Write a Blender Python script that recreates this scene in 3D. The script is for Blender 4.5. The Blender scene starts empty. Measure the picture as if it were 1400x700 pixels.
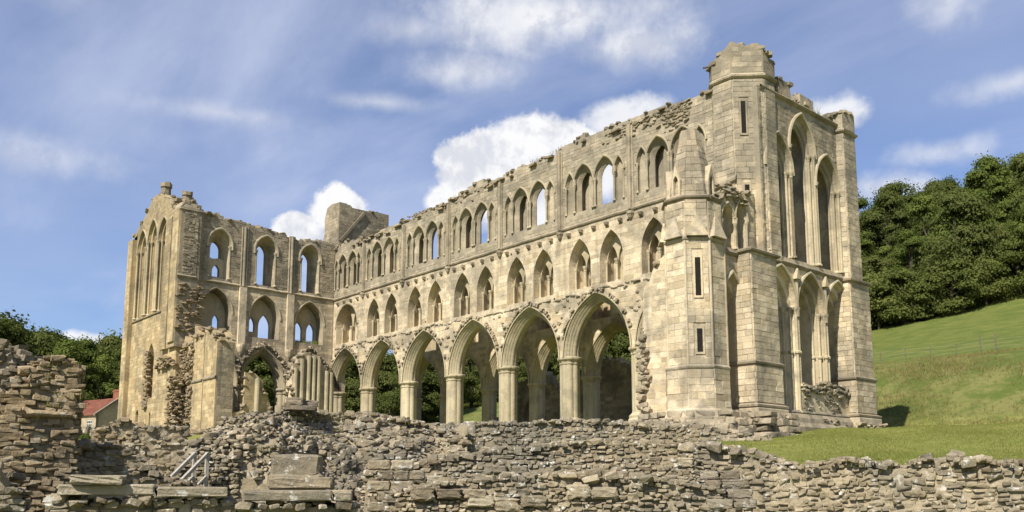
import bpy, bmesh, math, random
import numpy as np
from mathutils import Vector, Matrix, Euler, noise
from mathutils.geometry import delaunay_2d_cdt

random.seed(11)
rng = np.random.default_rng(11)
scene = bpy.context.scene
C = scene.collection
PI = math.pi

# ------------------------------------------------------------------ camera
cam_d = bpy.data.cameras.new('camera')
cam = bpy.data.objects.new('camera', cam_d)
C.objects.link(cam)
cam.location = (72.53, -40.35, -2.815)
cam.rotation_euler = (PI/2 + 0.1412, 0, 0.8513)
cam_d.sensor_width = 36.0
cam_d.lens = 36.0*1192.2/1400.0
cam_d.shift_y = 0.1001
cam_d.clip_start = 0.2
cam_d.clip_end = 6000
scene.camera = cam
CAM = np.array(cam.location)

# ------------------------------------------------------------------ light
SUN_AZ, SUN_EL = 17.0, 45.0            # degrees east of south, elevation
to_sun = Vector((math.sin(math.radians(SUN_AZ))*math.cos(math.radians(SUN_EL)),
                 -math.cos(math.radians(SUN_AZ))*math.cos(math.radians(SUN_EL)),
                 math.sin(math.radians(SUN_EL))))
sl = bpy.data.lights.new('sun', 'SUN')
sl.energy = 5.0
sl.angle = math.radians(0.5)
sl.color = (1.0, 0.93, 0.82)
so = bpy.data.objects.new('sun', sl)
C.objects.link(so)
so.location = (0, -60, 90)
so.rotation_euler = to_sun.to_track_quat('Z', 'Y').to_euler()

scene.view_settings.view_transform = 'Standard'
scene.view_settings.look = 'None'
scene.view_settings.exposure = 0.62
scene.view_settings.gamma = 1.0
scene.view_settings.use_curve_mapping = False


# ------------------------------------------------------------------ node helpers
class NT:
    def __init__(self, tree):
        self.t = tree
        self.n = tree.nodes
        self.l = tree.links

    def node(self, typ, **kw):
        n = self.n.new(typ)
        for k, v in kw.items():
            setattr(n, k, v)
        return n

    def put(self, sock, v):
        if hasattr(v, 'is_linked') or isinstance(v, bpy.types.NodeSocket):
            self.l.new(v, sock)
        elif isinstance(v, (tuple, list)) and len(v) == 3 and sock.type == 'RGBA':
            sock.default_value = (*v, 1)
        else:
            sock.default_value = v

    def math(self, op, a, b=None, c=None, clamp=False):
        n = self.node('ShaderNodeMath', operation=op, use_clamp=clamp)
        self.put(n.inputs[0], a)
        if b is not None: self.put(n.inputs[1], b)
        if c is not None: self.put(n.inputs[2], c)
        return n.outputs[0]

    def vmath(self, op, a, b=None):
        n = self.node('ShaderNodeVectorMath', operation=op)
        self.put(n.inputs[0], a)
        if b is not None: self.put(n.inputs[1], b)
        return n.outputs[0]

    def mix(self, f, a, b, mode='MIX'):
        n = self.node('ShaderNodeMix', data_type='RGBA', blend_type=mode)
        self.put(n.inputs[0], f)
        self.put(n.inputs[6], a)
        self.put(n.inputs[7], b)
        return n.outputs[2]

    def noise(self, vec, scale, detail=4, rough=0.55, out=0, dist=0.0):
        n = self.node('ShaderNodeTexNoise')
        self.put(n.inputs['Vector'], vec)
        n.inputs['Scale'].default_value = scale
        n.inputs['Detail'].default_value = detail
        n.inputs['Roughness'].default_value = rough
        n.inputs['Distortion'].default_value = dist
        return n.outputs[out]

    def step(self, v, a, b, lo=0.0, hi=1.0):
        n = self.node('ShaderNodeMapRange', interpolation_type='SMOOTHSTEP')
        self.put(n.inputs[0], v)
        n.inputs[1].default_value = a
        n.inputs[2].default_value = b
        n.inputs[3].default_value = lo
        n.inputs[4].default_value = hi
        return n.outputs[0]

    def scalevec(self, vec, s):
        return self.vmath('MULTIPLY', vec, s)


# ------------------------------------------------------------------ world: sky + clouds
def make_world():
    w = bpy.data.worlds.new('World')
    scene.world = w
    w.use_nodes = True
    T = NT(w.node_tree)
    bg = T.n['Background']
    sky = T.node('ShaderNodeTexSky', sky_type='NISHITA')
    sky.sun_disc = False
    sky.sun_elevation = math.radians(SUN_EL)
    sky.sun_rotation = math.radians(180 - SUN_AZ)
    sky.air_density = 1.0
    sky.dust_density = 0.6
    sky.ozone_density = 2.2
    d = T.node('ShaderNodeTexCoord').outputs['Generated']
    d = T.vmath('NORMALIZE', d)
    sep = T.node('ShaderNodeSeparateXYZ'); T.put(sep.inputs[0], d)
    x, y, z = sep.outputs
    el = T.math('MULTIPLY', T.math('ARCSINE', z), 180/PI)
    az = T.math('MULTIPLY', T.math('ARCTAN2', x, y), 180/PI)
    # cloud-layer coordinates: clouds bunch up towards the horizon as they do in life
    zz = T.math('ADD', T.math('MAXIMUM', z, 0.0), 0.12)
    comb = T.node('ShaderNodeCombineXYZ')
    T.put(comb.inputs[0], T.math('DIVIDE', x, zz)); T.put(comb.inputs[1], T.math('DIVIDE', y, zz)); comb.inputs[2].default_value = 0.37
    layer = comb.outputs[0]
    wisp_vec = T.node('ShaderNodeMapping')
    T.put(wisp_vec.inputs[0], layer)
    wisp_vec.inputs['Rotation'].default_value = (0, 0, math.radians(-58))
    wisp_vec.inputs['Scale'].default_value = (0.6, 1.7, 1)
    n_w = T.noise(wisp_vec.outputs[0], 1.1, 7, 0.55, dist=0.25)
    n_w2 = T.noise(layer, 0.55, 3, 0.5)
    wisps = T.math('MULTIPLY', T.step(n_w, 0.42, 0.72), T.step(n_w2, 0.30, 0.62))
    wisps = T.math('ADD', T.math('MULTIPLY', wisps, 0.52), T.step(T.noise(layer, 0.8, 5, 0.5), 0.3, 0.75, 0.06, 0.34))
    # heaped clouds
    n1 = T.noise(d, 9.0, 8, 0.58)
    n2 = T.noise(d, 30.0, 6, 0.6)
    fb = T.math('ADD', T.math('MULTIPLY', T.math('SUBTRACT', n1, 0.5), 2.3), T.math('MULTIPLY', T.math('SUBTRACT', n2, 0.5), 0.85))
    total = None
    # azimuth, elevation, half-width, half-height in degrees, softness, opacity
    heaps = [(-46.0, 29.4, 12.0, 3.2, 1.1, 0.9), (-41.0, 27.6, 7.0, 2.2, 1.1, 0.8), (-51.8, 26.3, 6.0, 1.8, 1.2, 0.65), (-55.5, 28.6, 6.0, 1.4, 1.3, 0.45),
             (-51.0, 20.6, 3.6, 2.4, 0.22, 1.0), (-46.6, 21.6, 4.6, 2.6, 0.24, 1.0), (-41.4, 23.4, 3.6, 1.7, 0.5, 0.85), (-52.8, 18.4, 2.2, 1.2, 0.35, 1.0), (-47.5, 18.2, 5.0, 2.6, 0.5, 0.95), (-42.5, 20.2, 5.0, 2.6, 0.5, 0.9), (-58.5, 13.5, 4.5, 1.8, 0.6, 0.9),
             (-60.5, 17.4, 2.3, 1.9, 0.22, 1.0), (-62.9, 15.9, 2.1, 1.4, 0.25, 1.0), (-58.4, 15.4, 2.8, 1.3, 0.3, 1.0),
             (-27.6, 22.3, 3.0, 1.5, 0.5, 0.85), (-24.5, 17.6, 4.2, 1.5, 0.8, 0.75), (-21.5, 19.2, 4.5, 1.2, 1.0, 0.55), (-17.5, 22.3, 4.5, 1.3, 1.0, 0.55),
             (-20.6, 27.6, 3.2, 2.2, 1.0, 0.5), (-74.6, 8.1, 3.0, 0.8, 0.5, 0.9), (-68.0, 22.6, 9.0, 1.0, 1.3, 0.42), (-78.0, 18.6, 7.0, 1.5, 1.3, 0.42), (-58.0, 24.2, 6.0, 0.8, 1.3, 0.45), (-80.0, 27.5, 8.0, 1.5, 1.4, 0.30)]
    for a0, e0, ra, re, soft, op in heaps:
        u = T.math('MULTIPLY', T.math('SUBTRACT', az, a0), 1/ra)
        v = T.math('MULTIPLY', T.math('SUBTRACT', el, e0), 1/re)
        q = T.math('SQRT', T.math('ADD', T.math('MULTIPLY', u, u), T.math('MULTIPLY', v, v)))
        m = T.math('ADD', T.math('SUBTRACT', 1.0, q), T.math('MULTIPLY', fb, 0.75))
        m = T.math('MULTIPLY', T.step(m, 0.0, soft), op)
        total = m if total is None else T.math('MAXIMUM', total, m)
    # the same kind of heaps elsewhere in the sky, so that it goes on alike outside the picture
    far = T.math('GREATER_THAN', T.math('ABSOLUTE', T.math('ADD', az, 48.0)), 42.0)
    n_far = T.noise(layer, 0.5, 7, 0.55)
    total = T.math('MAXIMUM', total, T.math('MULTIPLY', far, T.step(n_far, 0.60, 0.72, 0, 0.7)))
    n_up = T.noise(T.vmath('ADD', d, (-0.004, -0.010, 0.016)), 14.0, 7, 0.6)
    shade = T.step(T.math('SUBTRACT', T.noise(d, 14.0, 7, 0.6), n_up), -0.10, 0.07)
    ccol = T.mix(shade, (6.3, 6.5, 7.1), (8.6, 8.6, 8.7))
    blue = T.mix(1.0, sky.outputs[0], (0.90, 0.985, 1.22), 'MULTIPLY')
    veil = T.mix(wisps, blue, (5.8, 6.3, 8.0))
    col = T.mix(total, veil, ccol)
    T.put(bg.inputs[0], col)
    bg.inputs[1].default_value = 0.075
make_world()


# ------------------------------------------------------------------ materials
MATS = {}
def stone_mat(name, dark, mid, light, grey=(0.20, 0.185, 0.15), grey_z=None, grey_max=0.85, stain=0.5, lichen=0.0,
              bump=0.5, rnd_amt=1.0, big=0.25, moss=0.0):
    m = bpy.data.materials.new(name)
    m.use_nodes = True
    T = NT(m.node_tree)
    b = T.n['Principled BSDF']
    b.inputs['Roughness'].default_value = 0.95
    b.inputs['Specular IOR Level'].default_value = 0.12
    geo = T.node('ShaderNodeNewGeometry')
    pos = geo.outputs['Position']
    info = T.node('ShaderNodeObjectInfo')
    r = T.math('FRACT', T.math('ADD', geo.outputs['Random Per Island'], info.outputs['Random']))
    r2 = T.math('FRACT', T.math('MULTIPLY', r, 7.31))
    nb = T.noise(pos, big, 5, 0.6)
    nm = T.noise(pos, 1.7, 6, 0.62)
    nf = T.noise(pos, 11.0, 6, 0.65)
    base = T.mix(T.math('ADD', T.math('MULTIPLY', r, rnd_amt), T.math('MULTIPLY', T.math('SUBTRACT', nm, 0.5), 1.6), clamp=True), dark, light)
    base = T.mix(T.step(nb, 0.35, 0.65, 0.15, 0.75), base, mid)
    # each stone a little lighter or darker
    val = T.math('ADD', T.math('MULTIPLY', r2, 0.46*rnd_amt), 1.0-0.25*rnd_amt)
    base = T.mix(1.0, base, T.node_rgb(val), 'MULTIPLY')
    # grain
    base = T.mix(1.0, base, T.node_rgb(T.math('ADD', T.math('MULTIPLY', nf, 0.6), 0.70)), 'MULTIPLY')
    # grey weathering (runs and patches)
    mp = T.node('ShaderNodeMapping'); T.put(mp.inputs[0], pos); mp.inputs['Scale'].default_value = (1.5, 1.5, 0.16)
    run = T.noise(mp.outputs[0], 1.0, 6, 0.65)
    g = T.step(run, 0.47, 0.70, 0.0, stain)
    g = T.math('MAXIMUM', g, T.step(T.noise(pos, 0.6, 6, 0.7), 0.50, 0.68, 0.0, stain*0.9))
    if grey_z:
        sp = T.node('ShaderNodeSeparateXYZ'); T.put(sp.inputs[0], pos)
        zz = T.math('ADD', sp.outputs[2], T.math('MULTIPLY', T.math('SUBTRACT', run, 0.5), 3.0))
        gz = T.step(zz, grey_z[0], grey_z[1], 0.0, grey_max)
        gz = T.math('MULTIPLY', gz, T.step(T.noise(pos, 0.9, 6, 0.65), 0.30, 0.58, 0.45, 1.0))
        g = T.math('MAXIMUM', g, gz)
    gcol = T.mix(nm, tuple(c*0.75 for c in grey), tuple(c*1.25 for c in grey))
    gcol = T.mix(1.0, gcol, T.node_rgb(val), 'MULTIPLY')
    col = T.mix(g, base, gcol)
    # broad rain-washed and sooty patches, edges broken up by the grain
    patch = T.math('ADD', T.noise(pos, 0.42, 8, 0.68), T.math('MULTIPLY', T.math('SUBTRACT', nf, 0.5), 0.16))
    col = T.mix(T.step(patch, 0.48, 0.60, 0.0, stain*0.85), col, T.mix(nm, tuple(c*0.52 for c in grey), tuple(c*1.0 for c in grey)))
    mp2 = T.node('ShaderNodeMapping'); T.put(mp2.inputs[0], pos); mp2.inputs['Scale'].default_value = (3.2, 3.2, 0.22)
    drip = T.noise(mp2.outputs[0], 1.0, 7, 0.7)
    col = T.mix(T.step(drip, 0.60, 0.74, 0.0, stain*0.8), col, tuple(c*0.5 for c in grey))
    # dark pits / soot
    col = T.mix(T.step(T.noise(pos, 3.6, 7, 0.7), 0.60, 0.72, 0.0, 0.55), col, tuple(c*0.42 for c in grey))
    if lichen > 0:
        col = T.mix(T.step(T.noise(pos, 5.0, 6, 0.65), 0.575, 0.65, 0.0, lichen), col, (0.50, 0.49, 0.44))
    if moss > 0:
        col = T.mix(T.step(T.noise(pos, 0.8, 6, 0.65), 0.60, 0.72, 0.0, moss), col, (0.13, 0.13, 0.055))
    T.put(b.inputs['Base Color'], col)
    bp = T.node('ShaderNodeBump')
    bp.inputs['Strength'].default_value = bump
    bp.inputs['Distance'].default_value = 0.06
    hgt = T.math('ADD', T.math('MULTIPLY', nf, 0.55), T.math('MULTIPLY', T.noise(pos, 4.0, 7, 0.7), 0.9))
    T.put(bp.inputs['Height'], hgt)
    T.put(b.inputs['Normal'], bp.outputs[0])
    MATS[name] = m
    return m

def _node_rgb(self, v):
    n = self.node('ShaderNodeCombineColor')
    for k in range(3): self.put(n.inputs[k], v)
    return n.outputs[0]
NT.node_rgb = _node_rgb

stone_mat('limestone', (0.40, 0.315, 0.185), (0.53, 0.445, 0.305), (0.59, 0.505, 0.37), grey=(0.215, 0.193, 0.145), grey_z=(13.2, 14.6), grey_max=0.80, stain=0.66, bump=0.75, rnd_amt=0.9)
stone_mat('limestone_grey', (0.25, 0.20, 0.13), (0.32, 0.27, 0.19), (0.40, 0.345, 0.25), grey=(0.17, 0.152, 0.112), stain=0.75, bump=0.7)
stone_mat('limestone_moulded', (0.38, 0.32, 0.20), (0.46, 0.395, 0.265), (0.52, 0.455, 0.32), grey=(0.22, 0.195, 0.14), grey_z=(13.5, 16), grey_max=0.65, stain=0.55, bump=0.45, rnd_amt=0.5)
stone_mat('limestone_ochre', (0.34, 0.245, 0.12), (0.45, 0.35, 0.195), (0.52, 0.43, 0.27), grey=(0.22, 0.185, 0.125), grey_z=(17.5, 20.0), grey_max=0.6, stain=0.7, bump=0.65, rnd_amt=0.8)
stone_mat('rubble', (0.135, 0.105, 0.064), (0.25, 0.208, 0.137), (0.42, 0.36, 0.25), grey=(0.165, 0.153, 0.122), stain=0.72, lichen=0.85, bump=1.0, big=0.5, moss=0.35)
stone_mat('rubble_dark', (0.12, 0.095, 0.065), (0.20, 0.165, 0.11), (0.29, 0.245, 0.17), grey=(0.16, 0.145, 0.115), stain=0.6, lichen=0.45, bump=0.9, big=0.5, moss=0.3)
stone_mat('rubble_brown', (0.155, 0.11, 0.06), (0.25, 0.19, 0.112), (0.36, 0.285, 0.18), grey=(0.19, 0.17, 0.125), stain=0.5, lichen=0.35, bump=0.9, big=0.6, moss=0.2)
stone_mat('mortar', (0.20, 0.165, 0.105), (0.265, 0.222, 0.147), (0.34, 0.29, 0.20), grey=(0.19, 0.172, 0.132), stain=0.65, lichen=0.55, bump=1.0, big=0.7, moss=0.2)
stone_mat('coping', (0.20, 0.17, 0.115), (0.28, 0.24, 0.17), (0.36, 0.315, 0.23), grey=(0.17, 0.155, 0.12), stain=0.7, lichen=0.8, bump=0.8, big=0.8, moss=0.15)
stone_mat('wall_top', (0.14, 0.115, 0.075), (0.24, 0.195, 0.13), (0.34, 0.28, 0.185), grey=(0.17, 0.15, 0.11), stain=0.6, lichen=0.2, bump=0.9, big=0.5, moss=0.35)
stone_mat('cottage_stone', (0.28, 0.22, 0.135), (0.37, 0.30, 0.20), (0.44, 0.37, 0.26), grey=(0.23, 0.21, 0.165), stain=0.4, bump=0.6)

def simple_mat(name, ca, cb, scale=3.0, rough=0.9, bump=0.3, stretch=(1, 1, 1), spec=0.2, rnd=0.0, use_obj=False):
    m = bpy.data.materials.new(name); m.use_nodes = True
    T = NT(m.node_tree); b = T.n['Principled BSDF']
    b.inputs['Roughness'].default_value = rough
    b.inputs['Specular IOR Level'].default_value = spec
    geo = T.node('ShaderNodeNewGeometry')
    vec = T.scalevec(geo.outputs['Position'], stretch)
    n = T.noise(vec, scale, 7, 0.65)
    f = T.step(n, 0.3, 0.7)
    if rnd:
        r = T.math('FRACT', T.math('ADD', geo.outputs['Random Per Island'], T.node('ShaderNodeObjectInfo').outputs['Random']))
        f = T.math('ADD', T.math('MULTIPLY', f, 1-rnd), T.math('MULTIPLY', r, rnd))
    T.put(b.inputs['Base Color'], T.mix(f, ca, cb))
    bp = T.node('ShaderNodeBump'); bp.inputs['Strength'].default_value = bump; bp.inputs['Distance'].default_value = 0.03
    T.put(bp.inputs['Height'], n); T.put(b.inputs['Normal'], bp.outputs[0])
    MATS[name] = m
    return m

simple_mat('roof_tile', (0.13, 0.05, 0.034), (0.21, 0.085, 0.055), 2.0, rnd=0.6)
simple_mat('brick_red', (0.19, 0.075, 0.048), (0.27, 0.11, 0.07), 6.0)
simple_mat('weathered_oak', (0.26, 0.235, 0.20), (0.42, 0.385, 0.33), 14.0, stretch=(1, 1, 0.25), bump=0.5)
simple_mat('fence_wood', (0.09, 0.075, 0.055), (0.17, 0.145, 0.11), 10.0)
simple_mat('wire', (0.22, 0.22, 0.21), (0.30, 0.30, 0.29), 10.0, rough=0.5)
simple_mat('bark', (0.05, 0.04, 0.028), (0.11, 0.09, 0.065), 6.0, stretch=(1, 1, 0.3), bump=0.6)
simple_mat('white_paint', (0.70, 0.70, 0.68), (0.80, 0.80, 0.78), 4.0, rough=0.5)
simple_mat('window_glass', (0.03, 0.035, 0.04), (0.06, 0.07, 0.075), 1.0, rough=0.12, bump=0.05, spec=0.5)
simple_mat('iron', (0.05, 0.04, 0.035), (0.10, 0.075, 0.06), 8.0, rough=0.7)

def grass_mat(name, a, b_, c, tall=False):
    m = bpy.data.materials.new(name); m.use_nodes = True
    T = NT(m.node_tree); b = T.n['Principled BSDF']
    b.inputs['Roughness'].default_value = 0.95
    b.inputs['Specular IOR Level'].default_value = 0.08
    pos = T.node('ShaderNodeNewGeometry').outputs['Position']
    n1 = T.noise(pos, 0.16, 5, 0.6); n2 = T.noise(pos, 1.1, 6, 0.65); n3 = T.noise(pos, 9.0, 7, 0.75)
    col = T.mix(T.step(n1, 0.35, 0.65), a, b_)
    col = T.mix(T.step(n2, 0.45, 0.75, 0, 0.6), col, c)
    col = T.mix(1.0, col, T.node_rgb(T.math('ADD', T.math('MULTIPLY', n3, 1.0), 0.48)), 'MULTIPLY')
    # rough hay-coloured bank below the upper field
    sp = T.node('ShaderNodeSeparateXYZ'); T.put(sp.inputs[0], pos)
    yy = T.math('ADD', sp.outputs[1], T.math('MULTIPLY', T.math('SUBTRACT', n2, 0.5), 6.0))
    bank = T.math('MULTIPLY', T.step(yy, 23.5, 26.5), T.step(yy, 40.5, 43.5, 1.0, 0.0))
    hay = T.mix(T.step(T.noise(pos, 0.32, 7, 0.7), 0.42, 0.60), (0.072, 0.100, 0.022), (0.15, 0.15, 0.052))
    hay = T.mix(1.0, hay, T.node_rgb(T.math('ADD', T.math('MULTIPLY', T.noise(pos, 3.5, 7, 0.75), 1.1), 0.42)), 'MULTIPLY')
    field = T.mix(T.step(T.noise(pos, 0.5, 6, 0.7), 0.35, 0.65), (0.080, 0.110, 0.024), (0.13, 0.145, 0.038))
    field = T.mix(1.0, field, T.node_rgb(T.math('ADD', T.math('MULTIPLY', n3, 0.9), 0.5)), 'MULTIPLY')
    col = T.mix(T.math('MULTIPLY', T.step(yy, 41, 44), 0.95), col, field)
    col = T.mix(T.math('MULTIPLY', bank, 0.9), col, hay)
    T.put(b.inputs['Base Color'], col)
    bp = T.node('ShaderNodeBump'); bp.inputs['Strength'].default_value = 0.8; bp.inputs['Distance'].default_value = 0.08
    T.put(bp.inputs['Height'], T.math('ADD', n3, T.math('MULTIPLY', n2, 0.6))); T.put(b.inputs['Normal'], bp.outputs[0])
    MATS[name] = m
grass_mat('turf', (0.18, 0.195, 0.052), (0.215, 0.215, 0.062), (0.14, 0.17, 0.045))

def leaf_mat(name, a, b_, trans=0.25):
    m = bpy.data.materials.new(name); m.use_nodes = True
    T = NT(m.node_tree)
    T.n.remove(T.n['Principled BSDF'])
    out = T.n['Material Output']
    geo = T.node('ShaderNodeNewGeometry')
    r = geo.outputs['Random Per Island']
    o = T.node('ShaderNodeObjectInfo').outputs['Random']
    clump = T.noise(geo.outputs['Position'], 0.35, 4, 0.6)
    f = T.math('ADD', T.math('ADD', T.math('MULTIPLY', r, 0.25), T.math('MULTIPLY', o, 0.45)), T.math('MULTIPLY', T.step(clump, 0.3, 0.7), 0.3))
    col = T.mix(f, a, b_)
    df = T.node('ShaderNodeBsdfDiffuse'); T.put(df.inputs[0], col)
    tr = T.node('ShaderNodeBsdfTranslucent'); T.put(tr.inputs[0], T.mix(1.0, col, (1.1, 1.25, 0.5), 'MULTIPLY'))
    ms = T.node('ShaderNodeMixShader'); ms.inputs[0].default_value = trans
    T.l.new(df.outputs[0], ms.inputs[1]); T.l.new(tr.outputs[0], ms.inputs[2])
    T.l.new(ms.outputs[0], out.inputs[0])
    MATS[name] = m
leaf_mat('leaf_dark', (0.036, 0.054, 0.016), (0.165, 0.180, 0.058), .38)
leaf_mat('leaf_light', (0.065, 0.095, 0.022), (0.16, 0.185, 0.05), .3)
leaf_mat('leaf_mid', (0.065, 0.085, 0.022), (0.17, 0.185, 0.055), .35)
leaf_mat('leaf_dry', (0.085, 0.10, 0.03), (0.26, 0.21, 0.09), 0.15)
leaf_mat('grass_blade', (0.135, 0.158, 0.042), (0.23, 0.235, 0.07), 0.25)


# ------------------------------------------------------------------ mesh helpers
class MB:
    """collects polygons in world coordinates; build() links them as ONE mesh object"""
    def __init__(self):
        self.v = []; self.f = []; self.n = 0
        self.chunks = []          # numpy (verts, tris)
    def add(self, verts, faces):
        k = len(self.v)
        self.v.extend([tuple(p) for p in verts])
        self.f.extend([tuple(i+k for i in f) for f in faces])
    def quad(self, a, b, c, d): self.add([a, b, c, d], [(0, 1, 2, 3)])
    def grid(self, rows, closed_u=False, closed_v=False):
        n = len(rows); m = len(rows[0]); vs = [p for r in rows for p in r]; fs = []
        for i in range(n if closed_v else n-1):
            for j in range(m if closed_u else m-1):
                a = i*m+j; b = i*m+(j+1) % m; c = ((i+1) % n)*m+(j+1) % m; d = ((i+1) % n)*m+j
                fs.append((a, b, c, d))
        self.add(vs, fs)
    def box(self, lo, hi, jit=0.0):
        x0, y0, z0 = lo; x1, y1, z1 = hi
        vs = [(x0, y0, z0), (x1, y0, z0), (x1, y1, z0), (x0, y1, z0), (x0, y0, z1), (x1, y0, z1), (x1, y1, z1), (x0, y1, z1)]
        if jit: vs = [tuple(c+random.uniform(-jit, jit) for c in p) for p in vs]
        self.add(vs, [(0, 3, 2, 1), (4, 5, 6, 7), (0, 1, 5, 4), (1, 2, 6, 5), (2, 3, 7, 6), (3, 0, 4, 7)])
    def tube(self, path, r, n=8, cap=True):
        rows = []
        path = [Vector(p) for p in path]
        for i, p in enumerate(path):
            t = (path[min(i+1, len(path)-1)]-path[max(i-1, 0)]).normalized()
            a = t.orthogonal().normalized()
            if i and rows:
                a = (prev - t*prev.dot(t)).normalized()
            prev = a
            b = t.cross(a)
            rr = r[i] if isinstance(r, (list, tuple)) else r
            rows.append([tuple(p+a*rr*math.cos(2*PI*k/n)+b*rr*math.sin(2*PI*k/n)) for k in range(n)])
        self.grid(rows, closed_u=True)
        if cap:
            self.add(rows[0], [tuple(range(n))[::-1]]); self.add(rows[-1], [tuple(range(n))])
    def lathe(self, cx, cy, prof, n=16, lobes=0, amp=0.0, rot=0.0):
        rows = []
        for r, z in prof:
            row = []
            for k in range(n):
                a = 2*PI*k/n+rot
                rr = r*(1+amp*abs(math.cos(lobes*a/2))) if lobes else r
                row.append((cx+rr*math.cos(a), cy+rr*math.sin(a), z))
            rows.append(row)
        self.grid(rows, closed_u=True)
        self.add(rows[-1], [tuple(range(n))]); self.add(rows[0], [tuple(range(n))[::-1]])
    def prism(self, poly, z0, z1, jit=0.0):
        n = len(poly)
        a = [(p[0], p[1], z0) for p in poly]; b = [(p[0], p[1], z1+random.uniform(-jit, jit)) for p in poly]
        self.grid([a, b], closed_u=True)
        self.add(b, [tuple(range(n))]); self.add(a, [tuple(range(n))[::-1]])
    def tris(self, V, F):
        self.chunks.append((np.asarray(V, float), np.asarray(F, int)))
    def empty(self): return not self.f and not self.chunks
    def build(self, name, mat, parent=None, smooth=False, kind=None, label=None):
        me = bpy.data.meshes.new(name)
        if self.chunks:
            Vs = []; Fs = []; k = 0
            if self.v:
                Vs.append(np.array(self.v, float)); ff = []
                for f in self.f:
                    for i in range(1, len(f)-1): ff.append((f[0], f[i], f[i+1]))
                Fs.append(np.array(ff, int)); k = len(self.v)
            for V, F in self.chunks:
                Vs.append(V); Fs.append(F+k); k += len(V)
            V = np.concatenate(Vs); F = np.concatenate(Fs)
            c = (V.min(0)+V.max(0))/2
            V = V-c
            me.vertices.add(len(V)); me.vertices.foreach_set('co', V.astype(np.float32).ravel())
            me.loops.add(F.size); me.loops.foreach_set('vertex_index', F.astype(np.int32).ravel())
            me.polygons.add(len(F))
            me.polygons.foreach_set('loop_start', np.arange(0, F.size, 3, dtype=np.int32))
            me.polygons.foreach_set('use_smooth', np.zeros(len(F), bool)); me.update(calc_edges=True); me.validate()
        else:
            V = np.array(self.v, float)
            c = (V.min(0)+V.max(0))/2
            me.from_pydata([tuple(p) for p in (V-c)], [], self.f)
            me.update()
        if smooth: me.polygons.foreach_set('use_smooth', [True]*len(me.polygons))
        mats = mat if isinstance(mat, (list, tuple)) else [mat]
        for mm in mats: me.materials.append(MATS[mm])
        o = bpy.data.objects.new(name, me)
        C.objects.link(o)
        place(o, c, parent)
        if kind: o['kind'] = kind
        if label: o['label'] = label
        return o

WLOC = {}
def place(o, c, parent=None):
    c = np.array(c, float)
    if parent is not None:
        o.parent = parent
        o.location = tuple(c-WLOC[parent.name])
    else:
        o.location = tuple(c)
    WLOC[o.name] = c

def thing(name, label, cat, loc, group=None):
    o = bpy.data.objects.new(name, None)
    C.objects.link(o); o.empty_display_size = 0.5
    place(o, loc)
    o['label'] = label; o['category'] = cat
    if group: o['group'] = group
    return o

def tag(o, label, cat, group=None):
    o['label'] = label; o['category'] = cat
    if group: o['group'] = group
    return o

def share(mesh, name, loc, parent=None, mat3=None):
    o = bpy.data.objects.new(name, mesh)
    C.objects.link(o)
    if mat3 is not None:
        m = Matrix(mat3.tolist()).to_4x4()
        lo, ro, sc = m.decompose()
        o.rotation_mode = 'QUATERNION'; o.rotation_quaternion = ro; o.scale = sc
    place(o, loc, parent)
    return o

# rock variants -----------------------------------------------------------
def rock_variants(n, npts, seed, square=0.55):
    r = np.random.default_rng(seed); out = []
    for _ in range(n):
        bm = bmesh.new()
        for k in range(npts):
            p = r.normal(size=3); p /= np.linalg.norm(p)
            p = np.sign(p)*np.abs(p)**square
            p *= r.uniform(0.82, 1.0)
            bm.verts.new(tuple(p*0.5))
        res = bmesh.ops.convex_hull(bm, input=bm.verts)
        loose = [v for v in bm.verts if not v.link_faces]
        bmesh.ops.delete(bm, geom=loose, context='VERTS')
        bmesh.ops.triangulate(bm, faces=bm.faces)
        bmesh.ops.recalc_face_normals(bm, faces=bm.faces)
        bm.verts.index_update()
        V = np.array([v.co[:] for v in bm.verts]); F = np.array([[v.index for v in f.verts] for f in bm.faces])
        V = V/(V.max(0)-V.min(0)); V = V-(V.max(0)+V.min(0))/2
        bm.free(); out.append((V, F))
    return out
ROCKS = rock_variants(18, 20, 5, 0.40)
BLOCKS = rock_variants(8, 40, 9, 0.22)
ROCK_MESH = {}
def rock_mesh(kind, i, mat):
    key = (kind, i, mat)
    if key not in ROCK_MESH:
        V, F = (ROCKS if kind == 'rock' else BLOCKS)[i]
        me = bpy.data.meshes.new('stone'); me.from_pydata([tuple(p) for p in V], [], [tuple(map(int, f)) for f in F]); me.materials.append(MATS[mat]); me.update()
        ROCK_MESH[key] = me
    return ROCK_MESH[key]

def rotz(a): c, s = math.cos(a), math.sin(a); return np.array([[c, -s, 0], [s, c, 0], [0, 0, 1.0]])
def rot_eul(a, b, c):
    return np.array(Euler((a, b, c)).to_matrix())

def emit_stones(stones, parent, mat, limit=300, name='stone', stuffname='small_stones'):
    """stones: list of (center, 3x3 axes*scale, kind). The ones that show largest become objects, the rest one stuff part."""
    def size(s):
        c = np.array(s[0]); return np.abs(np.linalg.det(s[1]))**(1/3.)/np.linalg.norm(c-CAM)*(0.15 if s[3] else 1.0)
    order = sorted(stones, key=size, reverse=True)
    for c, M, kind, hid in order[:limit]:
        pool = ROCKS if kind == 'rock' else BLOCKS
        i = random.randrange(len(pool))
        o = bpy.data.objects.new(name, rock_mesh(kind, i, mat))
        C.objects.link(o)
        q = Matrix(M.tolist()).to_4x4(); lo, ro, sc = q.decompose()
        o.rotation_mode = 'QUATERNION'; o.rotation_quaternion = ro; o.scale = sc
        place(o, c, parent)
    rest = order[limit:]
    if rest:
        mb = MB()
        for c, M, kind, hid in rest:
            pool = ROCKS if kind == 'rock' else BLOCKS
            V, F = random.choice(pool)
            mb.tris(V@M.T+np.array(c), F)
        mb.build(stuffname, mat, parent, kind='stuff')

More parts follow.
